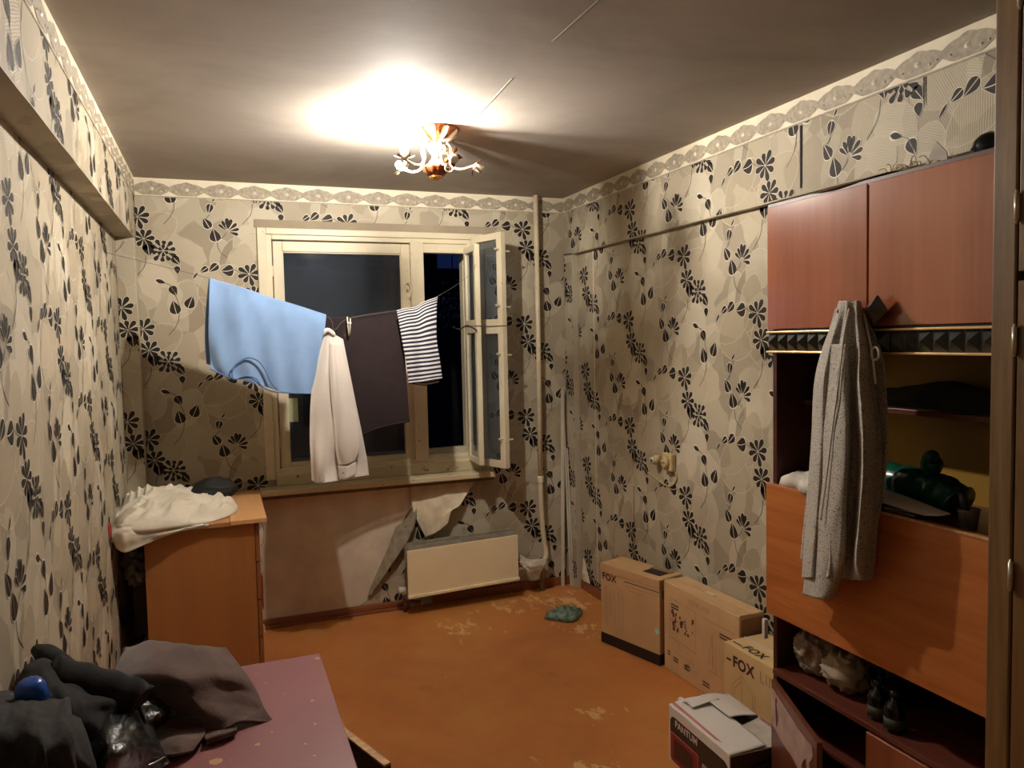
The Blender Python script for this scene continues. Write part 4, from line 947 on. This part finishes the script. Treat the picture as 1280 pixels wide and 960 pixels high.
G = [[Y(412, 428, yw-.022), Y(419, 428, yw-.03), Y(427, 428, yw-.022)], [Y(412, 470, yw-.03), Y(424, 470, yw-.045), Y(436, 470, yw-.03)], [Y(416, 520, yw-.03), Y(430, 522, yw-.055), Y(446, 520, yw-.03)], [Y(419, 560, yw-.03), Y(434, 560, yw-.06), Y(450, 556, yw-.035)], [Y(423, 582, yw-.03), Y(436, 580, yw-.05), Y(444, 576, yw-.035)]]
sl = patch('sleeve', G, wh, ws, 20, 30, (.005, 3, 2), .002, 42)
G = [[Y(422, 582, yw-.032), Y(434, 583, yw-.056), Y(445, 577, yw-.036)], [Y(424, 600, yw-.034), Y(436, 597, yw-.058), Y(446, 592, yw-.038)]]
cu_ = patch('cuff', G, simple('shirt_white_cuff', (220, 212, 204), .85), sl, 14, 10, (.001, 2, 2), .004, 43)
c0 = Y(429, 591, yw-.06); MB().lathe([(.006, 0), (.006, .0025), (.004, .003)], c0, 14, axis=(0, -1, 0)).build('button', simple('button_pearl', (160, 150, 140), .3), sl)
MB().tube(smoothpath([Y(402, 419, yw-.01), Y(408, 413, yw-.014), Y(414, 415, yw-.014), Y(418, 420, yw-.01)], 12), [.006, .010, .012, .013, .013, .013, .012, .012, .012, .012, .010, .006], 12).build('bunched_yoke', wh, ws, smooth=True)
# dark brown jumper
ju = simple('jumper_darkbrown', (38, 26, 28), .95, .1, 20, .4, bscale=200)
js = thing('jumper', 'dark brown jumper hanging on the line between white shirt and striped top', 'jumper', Y(460, 540, -.5))
yj = -.455
G = [[Y(404, 397, yj-.02), Y(436, 396, yj-.012), Y(468, 391, yj), Y(501, 387, yj+.005)],
     [Y(403, 440, yj), Y(436, 440, yj-.02), Y(470, 438, yj-.02), Y(505, 430, yj)],
     [Y(403, 490, yj), Y(438, 492, yj-.02), Y(474, 492, yj-.03), Y(509, 485, yj)],
     [Y(404, 556, yj), Y(436, 550, yj-.01), Y(472, 534, yj-.01), Y(512, 525, yj)]]
patch('body', G, ju, js, 40, 50, (.004, 3, 2), .006, 51)
MB().tube(smoothpath([Y(404, 557, yj-.01), Y(436, 551, yj-.02), Y(472, 535, yj-.018), Y(512, 526, yj-.008)], 30), .006, 8).build('hem', ju, js, smooth=True)
cp = thing('clothespin', 'white clothespin holding the dark brown jumper on the line', 'clothespin', Y(436, 410, yj-.04))
MB().tube([Y(434, 396, yj-.038), Y(436, 420, yj-.038)], [.003, .004], 8).tube([Y(438, 398, yj-.044), Y(437, 418, yj-.044)], [.003, .004], 8).build('prongs', railM, cp, smooth=True)
MB().tube([Y(435, 404, yj-.045), Y(439, 404, yj-.045)], .004, 8).build('spring', hingeM, cp)
# striped top
st = NT('striped_jersey'); uvn = st.n('SeparateXYZ', {'Vector': st.tc.outputs['UV']})
ph = st.math('FRACT', st.math('MULTIPLY', uvn.outputs[1], 21.))
st = st.out(st.ramp(ph, [(.44, srgb((214, 212, 214))), (.50, srgb((30, 32, 50)))]), .9, st.noise(st.mp(), 150), .2, .001)
sp = thing('striped_top', 'navy and white striped top folded over the line before the window mullion', 'top', Y(530, 475, -.55))
ys = -.52
G = [[Y(496, 388, ys), Y(508, 385, ys-.012), Y(520, 383, ys-.004), Y(530, 377, ys-.014), Y(547, 371, ys)],
     [Y(499, 405, ys), Y(510, 402, ys-.014), Y(522, 400, ys-.002), Y(533, 394, ys-.018), Y(546, 390, ys)],
     [Y(503, 428, ys), Y(513, 427, ys-.012), Y(524, 426, ys+.002), Y(535, 424, ys-.016), Y(546, 422, ys)],
     [Y(508, 455, ys), Y(517, 454, ys-.014), Y(526, 453, ys+.004), Y(537, 452, ys-.016), Y(550, 450, ys)],
     [Y(511, 480, ys), Y(519, 479, ys-.01), Y(528, 478, ys), Y(539, 476, ys-.014), Y(553, 474, ys)]]
patch('front', G, st, sp, 40, 50, (.0015, 3, 2), .0022, 61)
G = [[Y(498, 388, ys+.03), Y(520, 383, ys+.03), Y(546, 373, ys+.03)], [Y(508, 440, ys+.03), Y(525, 435, ys+.03), Y(546, 430, ys+.03)], [Y(515, 480, ys+.02), Y(532, 482, ys+.02), Y(549, 479, ys+.02)]]
patch('back', G, st, sp, 20, 30, (.002, 3, 2), .002, 62)

# ------------------------------------------------------------------ cardboard boxes
def carton(name, label, A, B, depth, h, mat, group=None, band=None):
    """upright carton: front bottom edge from A to B (left to right as seen), depth away from the camera"""
    A = Vector((A[0], A[1], 0)); B = Vector((B[0], B[1], 0)); d = (B-A); L_ = d.length; d.normalize(); n_ = Vector((-d.y, d.x, 0))
    if n_.x < 0: n_ = -n_
    t_ = thing(name, label, 'box', (A+B)/2+n_*depth/2, group)
    fr = lambda p: A+d*p.x+n_*p.y+Vector((0, 0, p.z))
    return t_, fr, L_, d, n_
# FOX box, first from the window
b1, fr, L1, d, n_ = carton('cardboard_box', 'tall cardboard box with FOX lettering and a black base, nearest the window', (2.216, -.95), (2.333, -1.338), .165, .425, cardM)
h = .425
MB().box(0, L1, 0, .165, .055, h, fr).build('body', cardM, b1, bev=.003)
MB().box(-.0015, L1+.0015, -.0015, .1665, 0.001, .056, fr).build('black_base', blackC, b1, bev=.002)
MB().box(-.002, L1+.002, -.002, .167, h-.045, h+.002, fr).build('lid', simple('cardboard_lid', (198, 160, 116), .75, .06), b1, bev=.003)
MB().box(L1*.62, L1*.90, .05, .12, h+.0005, h+.004, fr).build('hand_hole', simple('hole_dark', (44, 32, 24), .9), b1)
MB().box(L1*.60, L1*.92, .118, .152, h+.003, h+.006, fr).build('open_flap', cardIn, b1)
N1 = -n_; UP = Vector((0, 0, 1))
text('lettering', 'FOX', .05, fr(Vector((.014, 0, h-.092+.012))), d, UP, inkP, b1, .0035, .0012, 1.05)
m = MB()
def lines(m, fr, segs, w_=.0016, y=-.0006):
    for (a, b), (c, e) in segs:
        p, q = Vector((a, b)), Vector((c, e)); dd = (q-p).normalized(); nn = Vector((-dd.y, dd.x))*w_/2
        m.add([fr(Vector((s_.x, y, s_.y))) for s_ in (p-nn, q-nn, q+nn, p+nn)], [(0, 1, 2, 3)])
lines(m, fr, [((.03, .12), (.03, .30)), ((.045, .10), (.045, .31)), ((.03, .30), (.045, .31)), ((.03, .12), (.045, .10)), ((.10, .12), (.10, .30)), ((.16, .11), (.16, .29)), ((.10, .30), (.13, .32)), ((.13, .32), (.16, .29)), ((.18, .345), (.40, .345)), ((.20, .325), (.34, .325)), ((.13, .15), (.13, .3)), ((.07, .14), (.07, .29))])
m.build('printed_drawing', inkB, b1)
m = MB(); lines(m, fr, [((.17, .366), (.405, .366))], .004); m.build('lid_gap', inkM, b1)
fs = lambda p: fr(Vector((L1+p.y, p.x, p.z)))
MB().box(.02, .05, .0002, .0012, .33, .37, fs).build('label', simple('label_grey', (150, 130, 110), .6), b1)
refl = NT('reflective_sticker'); refl = refl.out(srgb((170, 226, 214)), .2)
MB().lathe([(.014, 0), (.014, .0012)], fr(Vector((L1-.014, -.0015, .170))), 18, axis=tuple(-n_)).build('shiny_sticker', refl, b1)
# large box
b2, fr, L2, d, n_ = carton('cardboard_box', 'largest plain cardboard box with printed drawings, between the two FOX boxes', (2.350, -1.352), (2.372, -1.90), .132, .43, cardM)
h = .43
MB().box(0, L2, 0, .132, .001, h, fr).build('body', cardM, b2, bev=.003)
MB().box(0, L2, .004, .064, h, h+.003, fr).build('top_flap', simple('cardboard_lid', (198, 160, 116), .75, .06), b2, bev=.001)
MB().box(.004, L2-.002, .068, .130, h, h+.0025, fr).build('top_flap', cardM, b2, bev=.001)
MB().box(L2+.0002, L2+.0012, .01, .122, .20, .415, fr).build('end_flap', cardIn, b2)
MB().box(.24, .30, .055, .08, h+.003, h+.006, fr).build('hand_hole', simple('tape_pale', (206, 184, 150), .5), b2)
text('lettering', 'FOXLINE', .035, fr(Vector((.20, 0, .375))), d, UP, simple('faint_ink', (176, 140, 100), .75), b2, .0008, .0, 1.1)
m = MB()
lines(m, fr, [((.05, .17), (.05, .36)), ((.05, .36), (.25, .35)), ((.25, .35), (.25, .16)), ((.25, .16), (.05, .17)), ((.30, .345), (.52, .345)), ((.37, .13), (.37, .30)), ((.39, .12), (.39, .25)), ((.345, .12), (.43, .12)), ((.43, .12), (.43, .20)), ((.12, .12), (.12, .16)), ((.08, .11), (.24, .10)), ((.345, .15), (.365, .28)), ((.365, .28), (.375, .15))], .0018)
m.build('printed_drawing', inkB, b2)
m = MB(); rr = random.Random(11)
for k in range(26):
    a = .065+rr.random()*.165; b = .215+rr.random()*.085; s_ = .006+rr.random()*.012
    m.add([fr(Vector((a+x_*s_, -.0012, b+z_*s_*1.5))) for x_, z_ in ((-.5, -.5), (.6, -.3), (.4, .6), (-.6, .3))], [(0, 1, 2, 3)])
for a, b, ww in ((.06, .33, .06), (.075, .075, .04), (.16, .07, .035), (.30, .05, .05), (.42, .31, .09), (.03, .09, .02)):
    for q in range(2): m.add([fr(Vector((a+x_*ww, -.0012, b-q*.014+z_*.008))) for x_, z_ in ((0, 0), (1, 0), (1, 1), (0, 1))], [(0, 1, 2, 3)])
m.build('printed_picture', simple('picture_ink', (92, 64, 48), .75), b2)
MB().tube([fr(Vector((.19, -.0015, .07)))+d*cos(a)*.014+UP*sin(a)*.014 for a in [2*pi*i/20 for i in range(21)]], .0012, 5).build('printed_mark', inkM, b2)
# small FOX LINE box
b3, fr, L3, d, n_ = carton('cardboard_box', 'yellowish cardboard box with large FOX lettering, beside the wall unit', (2.278, -1.925), (2.285, -2.36), .215, .352, cardY)
h = .352
MB().box(0, L3, 0, .215, .001, h, fr).build('body', cardY, b3, bev=.003)
MB().box(0, L3, .10, .108, h, h+.0012, fr).build('tape', tapeM, b3)
text('lettering', 'FOX', .062, fr(Vector((.055, 0, h-.082))), d, UP, inkP, b3, .0012, .0022, 1.08)
text('lettering', 'LINE', .062, fr(Vector((.215, 0, h-.082))), d, UP, simple('faint_ink', (176, 140, 100), .75), b3, .0012, .0, 1.08)
m = MB(); lines(m, fr, [((.015, h-.064), (.045, h-.064))], .008, -.0012); m.add([fr(Vector((a, b, h+.0012))) for a, b in ((.02, .025), (.075, .025), (.075, .033), (.02, .033))], [(0, 1, 2, 3)]); m.build('printed_dash', inkM, b3)
text('lettering', 'FOX', .058, fr(Vector((.085, .018, h))), d, n_, inkM, b3, -.0014 if d.cross(n_).z < 0 else .0014, .0018, 1.1)
m = MB(); lines(m, fr, [((.05, .05), (.05, .19)), ((.05, .19), (.11, .25)), ((.11, .25), (.11, .10)), ((.11, .25), (.19, .20)), ((.19, .20), (.19, .06)), ((.065, .06), (.065, .18)), ((.065, .18), (.11, .225)), ((.125, .225), (.175, .19)), ((.175, .19), (.175, .07)), ((.05, .05), (.11, .10)), ((.11, .10), (.19, .06))], .0018); m.build('printed_drawing', inkB, b3)
# printer carton
b4 = thing('printer_box', 'white, black and red printer box with torn open flaps, nearest the camera', 'box', (2.05, -2.26, 0))
A = Vector((1.924, -2.062, 0)); B = Vector((1.912, -2.448, 0)); d = (B-A); L4 = d.length; d.normalize(); n_ = Vector((-d.y, d.x, 0)); n_ = n_ if n_.x > 0 else -n_
fr = lambda p: A+d*p.x+n_*p.y+Vector((0, 0, p.z)); h = .212; D4 = .262
m = MB(); m.box(0, L4, 0, .004, .001, h, fr).box(0, L4, D4-.004, D4, .001, h, fr).box(0, .004, .004, D4-.004, .001, h, fr).box(L4-.004, L4, .004, D4-.004, .001, h, fr).box(0, L4, 0, D4, .001, .005, fr)
m.build('body', whiteC, b4, bev=.001)
def rr_poly(x0, x1, z0, z1, r):
    out = []
    for cx, cz, a0 in ((x1-r, z1-r, 0), (x0+r, z1-r, pi/2), (x0+r, z0+r, pi), (x1-r, z0+r, 3*pi/2)):
        out += [(cx+r*cos(a0+k*pi/10), cz+r*sin(a0+k*pi/10)) for k in range(6)]
    return out
def fpoly(poly, y, mat, name, par, sl=None): 
    m = MB(); m.add([fr(Vector((a, y, b))) for a, b in poly], [list(range(len(poly)))]); return m.build(name, mat, par)
fpoly(rr_poly(.010, L4-.004, .012, h-.030, .03), -.0006, blackC, 'printed_panel', b4)
fpoly(rr_poly(.010, .200, .008, .120, .012), -.0010, pinkC, 'printed_panel', b4)
fpoly(rr_poly(.014, .196, .010, .115, .010), -.0014, redC, 'printed_panel', b4)
fpoly(rr_poly(.035, .165, .028, .10, .012), -.0018, simple('printer_picture', (52, 16, 26), .3, .2, 30), 'printed_picture', b4)
fpoly(rr_poly(.206, .300, .006, .085, .006), -.0016, redC, 'printed_panel', b4)
fpoly(rr_poly(.225, .345, .050, .105, .006), -.0020, simple('label_grey_white', (190, 180, 174), .5, .12, 60), 'label', b4)
m = MB()
for k in range(6): m.add([fr(Vector((a, -.0024, b))) for a, b in ((.235, .058+k*.007), (.285, .058+k*.007), (.285, .061+k*.007), (.235, .061+k*.007))], [(0, 1, 2, 3)])
m.build('label_print', inkM, b4)
text('lettering', 'PANTUM', .036, fr(Vector((.045, 0, h-.062))), d, UP, simple('print_white', (216, 206, 204), .5), b4, .0014, .0010, 1.05)
# end face (towards the camera) black with an oval
fe = lambda p: fr(Vector((L4+.0008+p.y, p.x, p.z)))
m = MB(); m.add([fe(Vector((a, 0, b))) for a, b in ((.004, .004), (D4-.002, .004), (D4-.002, h-.004), (.004, h-.004))], [(0, 1, 2, 3)]); m.build('printed_panel', simple('dark_print_grey', (66, 56, 54), .4), b4)
m = MB(); m.add([fe(Vector((.15+.115*cos(a), .0006, .10+.075*sin(a)))) for a in [2*pi*k/28 for k in range(28)]], [list(range(28))]); m.build('printed_panel', simple('dark_print_oval', (30, 18, 26), .35), b4)
text('lettering', 'PANTUM', .030, fe(Vector((.075, 0, .135))), n_, UP, simple('print_dim', (104, 96, 100), .5), b4, .0016, .0008)
# flaps: long front one folded in, torn rear one sticking up a little, small ones at the ends
patch('flap', [[fr(Vector((.0, .0, h+.001))), fr(Vector((L4*.5, .0, h+.001))), fr(Vector((L4, .0, h+.001)))], [fr(Vector((.0, .075, h+.010))), fr(Vector((L4*.5, .078, h+.007))), fr(Vector((L4, .075, h+.004)))], [fr(Vector((.01, .14, h+.014))), fr(Vector((L4*.45, .15, h+.010))), fr(Vector((L4-.004, .148, h+.006)))]], whiteC, b4, 16, 12, (.0015, 2, 2), .003, 71)
m = MB(); m.add([fr(Vector((a, b, c))) for a, b, c in ((.0, .012, h+.0062), (L4*.75, .012, h+.0062), (L4*.82, .022, h+.0072), (.0, .024, h+.0085))], [(0, 1, 2, 3)]); m.build('pink_stripe', pinkC, b4)
patch('flap', [[fr(Vector((.02, D4-.002, h))), fr(Vector((.11, D4-.002, h))), fr(Vector((.19, D4-.002, h+.002)))], [fr(Vector((.015, D4-.07, h+.02))), fr(Vector((.10, D4-.07, h+.024))), fr(Vector((.20, D4-.07, h+.02)))], [fr(Vector((.02, .125, h+.026))), fr(Vector((.10, .125, h+.03))), fr(Vector((.20, .13, h+.026)))]], whiteC, b4, 12, 12, (.002, 2, 2), .003, 72)
patch('flap', [[fr(Vector((.20, D4-.002, h))), fr(Vector((.30, D4-.002, h))), fr(Vector((L4, D4-.002, h)))], [fr(Vector((.21, D4-.05, h-.004))), fr(Vector((.30, D4-.05, h-.010))), fr(Vector((L4-.01, D4-.05, h-.006)))], [fr(Vector((.22, .16, h-.006))), fr(Vector((.30, .16, h-.014))), fr(Vector((L4-.01, .165, h-.008)))]], simple('torn_carton', (196, 186, 176), .6, .1, 20), b4, 12, 12, (.003, 3, 3), .003, 73)
patch('flap', [[fr(Vector((.0, .05, h+.001))), fr(Vector((.0, .12, h+.001))), fr(Vector((.0, .17, h+.001)))], [fr(Vector((.04, .05, h+.022))), fr(Vector((.04, .12, h+.028))), fr(Vector((.035, .17, h+.025)))], [fr(Vector((.085, .05, h+.020))), fr(Vector((.085, .12, h+.030))), fr(Vector((.08, .17, h+.030)))]], whiteC, b4, 10, 10, (.001, 2, 2), .0025, 74)
m = MB(); m.add([fr(Vector((.205, D4-.004, h+.004))), fr(Vector((L4-.03, D4-.004, h+.004))), fr(Vector((L4-.03, D4-.012, h+.004))), fr(Vector((.205, D4-.012, h+.004)))], [(0, 1, 2, 3)]); m.build('pink_stripe', pinkC, b4)
MB().box(.02, L4-.02, .03, D4-.02, h-.03, h-.02, fr).build('inner_tray', simple('foam_grey', (120, 110, 102), .8), b4)
MB().lathe([(.012, 0), (.014, .01), (.010, .022)], fr(Vector((-.012, .06, h-.012))), 12).build('white_tab', whiteC, b4, smooth=True)

# ------------------------------------------------------------------ purple table with the clothes pile
tbx = thing('table', 'dull purple painted table with chipped paint at the bottom left', 'table', (.27, -3.0, 0))
TZ = .70; TX = .625; TYB = -2.236
MB().box(-.082, TX, -3.55, TYB, TZ-.022, TZ).build('tabletop', purpleM, tbx, bev=.002)
for x0, x1, y0, y1 in ((-.05, TX-.04, -2.30, -2.28), (-.05, TX-.04, -3.5, -3.48), (-.05, -.03, -3.48, -2.30), (TX-.06, TX-.04, -3.48, -2.30)):
    MB().box(x0, x1, y0, y1, TZ-.11, TZ-.022).build('apron', simple('apron_brown', (74, 40, 34), .5), tbx)
for x, y in ((-.03, -2.30), (TX-.08, -2.30), (-.03, -3.49), (TX-.08, -3.49)):
    MB().box(x, x+.04, y-.03, y+.01, 0, TZ-.11).build('leg', simple('apron_brown', (74, 40, 34), .5), tbx)
ga = Vector((TX-.06, -2.42, 0)); gb_ = Vector((.706+.004, -2.822, 0)); d = (gb_-ga).normalized(); n_ = Vector((-d.y, d.x, 0)); L_ = (gb_-ga).length
fr_ = lambda p: ga+d*p.x+n_*p.y+Vector((0, 0, p.z))
gl = MB().box(0, L_, -.018, 0, .10, .652, fr_).build('gate_leaf', simple('leaf_dark', (38, 22, 18), .6), tbx)
MB().box(0, L_, -.018, .0, .652, .657, fr_).build('raw_edge', simple('raw_edge', (205, 160, 110), .7, .2, 60), gl)
m = MB(); rc_ = random.Random(4)   # chips of bare wood in the purple paint
def chip(px, py, s_):
    c = Z(px, py, TZ); n = 7; return [(c.x+s_*cos(2*pi*k/n)*rc_.uniform(.5, 1.2), c.y+s_*sin(2*pi*k/n)*rc_.uniform(.6, 1.4), TZ+.0008) for k in range(n)]
for px, py, s_ in ((272, 952, .017), (322, 931, .008), (394, 905, .004), (390, 876, .006), (332, 854, .004), (382, 930, .004), (393, 945, .004), (356, 868, .003), (397, 823, .010), (320, 842, .003), (340, 915, .003)):
    MB().add(chip(px, py, s_), [list(range(7))]).build('bare_wood_chip', simple('bare_wood', (206, 164, 122), .8), tbx)
# brown blanket
brn = NT('brown_felt'); v = brn.mp(); brn.b.inputs['Sheen Weight'].default_value = .25
brn = brn.out(brn.ramp(brn.noise(v, 9, 5, .6), [(.3, srgb((70, 52, 46))), (.7, srgb((104, 80, 72)))]), .95, brn.noise(v, 160, 4), .5, .003)
Zt = TZ
G = [[Z(148, 840, .72), Z(185, 826, .725), Z(225, 826, .725), Z(262, 828, .725), Z(292, 832, .715)],
     [Z(158, 806, .80), Z(182, 801, .835), Z(225, 804, .84), Z(255, 804, .835), Z(281, 810, .80)],
     [Z(140, 838, .80), Z(188, 835, .84), Z(232, 838, .84), Z(270, 836, .82), Z(304, 842, .77)],
     [Z(150, 868, .77), Z(195, 862, .80), Z(242, 868, .80), Z(288, 864, .76), Z(322, 868, .735)],
     [Z(185, 885, .74), Z(215, 895, .745), Z(258, 896, .75), Z(300, 886, .725), Z(331, 884, .722)],
     [Z(205, 893, .708), Z(222, 906, .71), Z(268, 912, .712), Z(305, 904, .71), Z(342, 897, .709)]]
o = patch('blanket', G, brn, None, 60, 60, (.006, 3, 3), .007, 81, folds=lambda u, v: .008*sin(u*9+v*5)*(.4+v))
tag(o, 'coarse brown felt blanket humped on the purple table', 'blanket')
G = [[Z(196, 905, .712), Z(225, 912, .716), Z(258, 908, .714)], [Z(196, 925, .728), Z(222, 922, .735), Z(254, 920, .722)], [Z(200, 945, .718), Z(222, 942, .724), Z(242, 938, .714)]]
o = patch('felt_piece', G, brn, None, 20, 20, (.003, 3, 3), .006, 82); tag(o, 'small folded brown felt corner below the blanket on the table', 'cloth')
G = [[Z(256, 916, .708), Z(278, 910, .71), Z(296, 908, .708)], [Z(256, 922, .722), Z(277, 916, .724), Z(296, 911, .718)], [Z(258, 931, .709), Z(280, 924, .71), Z(297, 917, .708)]]
o = patch('felt_strip', G, brn, None, 16, 12, (.002, 3, 3), .004, 83); tag(o, 'thin rolled edge of brown felt poking out right of the small felt corner', 'cloth')
# leather jacket and other clothes
lea = NT('black_leather'); v = lea.mp(); lea.b.inputs['Coat Weight'].default_value = .5; lea = lea.out(srgb((20, 19, 19)), lea.ramp(lea.noise(v, 6, 3), [(.3, (.22, .22, .22)), (.7, (.42, .42, .42))]), lea.math('ADD', lea.noise(v, 120, 3), lea.math('MULTIPLY', lea.noise(v, 14, 4), 4.)), .5, .004, spec=.8)
jk = thing('leather_jacket', 'shiny black leather jacket crumpled on the table in front of the blanket', 'jacket', Z(150, 950, .701))
G = [[Z(96, 862, .80), Z(128, 862, .80), Z(158, 866, .79), Z(184, 874, .76)],
     [Z(100, 892, .84), Z(130, 886, .85), Z(160, 884, .835), Z(188, 894, .77)],
     [Z(108, 925, .85), Z(138, 912, .865), Z(168, 902, .84), Z(196, 918, .765)],
     [Z(116, 960, .82), Z(148, 945, .835), Z(178, 930, .80), Z(206, 940, .73)],
     [Z(125, 1000, .74), Z(155, 985, .74), Z(190, 968, .725), Z(214, 952, .712)]]
patch('body', G, lea, jk, 70, 70, (.010, 3.2, 3.2), .006, 91)
G = [[Z(150, 842, .83), Z(172, 846, .835), Z(197, 853, .80)], [Z(160, 852, .84), Z(178, 860, .835), Z(196, 862, .79)], [Z(165, 862, .82), Z(176, 872, .80), Z(184, 876, .775)]]
patch('lapel', G, lea, jk, 20, 20, (.003, 3, 3), .004, 92)
G = [[Z(175, 880, .80), Z(195, 872, .79), Z(221, 890, .76)], [Z(182, 900, .80), Z(200, 892, .79), Z(214, 898, .75)], [Z(185, 925, .75), Z(196, 912, .745), Z(206, 906, .73)]]
patch('pocket_flap', G, lea, jk, 20, 20, (.008, 3, 3), .004, 93)
m = MB(); P_ = smoothpath([Z(170, 962, .745), Z(190, 955, .742), Z(206, 946, .735)], 14)
m.tube(P_, .0022, 6); m.build('zip', simple('zip_metal', (150, 150, 146), .3, metal=.8), jk, smooth=True)
# black knitted garment at the back, against the wall
bk = simple('black_wool', (18, 17, 18), .95, .2, 20, .4, bscale=150)
kn = thing('black_coat', 'matt black woollen coat piled against the left wall, behind the leather jacket', 'coat', Z(70, 860, .701))
x = MB(); x.tube(smoothpath([Z(45, 812, .90), Z(58, 818, .90), Z(72, 828, .90), Z(84, 838, .89)], 24), [.012+.012*min(1, i/8) for i in range(24)], 14); x.build('cuff', bk, kn, smooth=True)
x = MB(); x.tube(smoothpath([Z(60, 850, .93), Z(100, 858, .90), Z(140, 866, .87), Z(168, 873, .845), Z(176, 878, .835)], 34), [.05-.014*i/33+.002*sin(i*.9) for i in range(34)], 22); x.build('sleeve', bk, kn, smooth=True)
G = [[Z(22, 852, .86), Z(40, 826, .87), Z(66, 822, .88), Z(90, 846, .86), Z(118, 856, .82)], [Z(16, 872, .93), Z(45, 836, .95), Z(72, 842, .95), Z(104, 858, .92), Z(135, 864, .86)],
     [Z(14, 905, .93), Z(50, 868, .97), Z(86, 872, .96), Z(116, 878, .92), Z(150, 880, .85)], [Z(16, 960, .84), Z(56, 930, .88), Z(92, 925, .88), Z(124, 920, .85), Z(156, 915, .78)], [Z(16, 1000, .72), Z(60, 980, .72), Z(96, 980, .72), Z(130, 970, .72), Z(160, 955, .715)]]
patch('body', G, bk, kn, 50, 50, (.012, 3, 3), .008, 101)
gr = simple('grey_tweed', (48, 47, 46), .95, .25, 30, .5, bscale=180)
G = [[Z(-40, 868, .95), Z(10, 862, .96), Z(48, 874, .965), Z(84, 868, .95), Z(96, 888, .90)], [Z(-40, 890, 1.0), Z(12, 882, 1.0), Z(52, 890, 1.0), Z(88, 884, .985), Z(104, 912, .92)],
     [Z(-40, 930, 1.0), Z(15, 920, 1.0), Z(58, 925, 1.0), Z(94, 922, .97), Z(112, 945, .89)], [Z(-40, 985, .93), Z(20, 975, .93), Z(62, 975, .93), Z(100, 970, .89), Z(120, 985, .82)], [Z(-40, 1040, .75), Z(22, 1040, .75), Z(66, 1040, .75), Z(104, 1035, .75), Z(124, 1020, .74)]]
o = patch('grey_trousers', G, gr, None, 60, 50, (.010, 4, 2), .008, 111, folds=lambda u, v: .012*sin(u*22+v*3)*v)
tag(o, 'dark grey tweed trousers heaped in the bottom left corner', 'clothes')
bt = thing('plastic_bottle', 'bright blue plastic bottle top poking out of the dark clothes', 'bottle', Z(38, 868, .96))
c0 = Z(38, 862, .985); bl_ = simple('blue_plastic', (24, 78, 168), .3, .15)
ax_ = Vector((-.1, -.3, 1)).normalized()
MB().lathe([(.026, -.05), (.026, .0), (.021, .014), (.010, .018)], c0, 24, axis=ax_, ripple=(12, .03)).build('cap', bl_, bt, smooth=True)
MB().lathe([(.028, -.052), (.028, -.040)], c0, 24, axis=ax_).build('ring', simple('blue_plastic_dark', (18, 56, 128), .3), bt, smooth=True)
G = [[Z(88, 836, .86), Z(102, 840, .86), Z(112, 848, .855)], [Z(90, 846, .865), Z(100, 851, .865), Z(108, 856, .86)]]
o = patch('crumpled_paper', G, simple('paper_greywhite', (150, 146, 136), .7), None, 12, 10, (.006, 4, 4), .002, 121); tag(o, 'scrap of pale paper between black coat and blanket by the wall', 'paper')
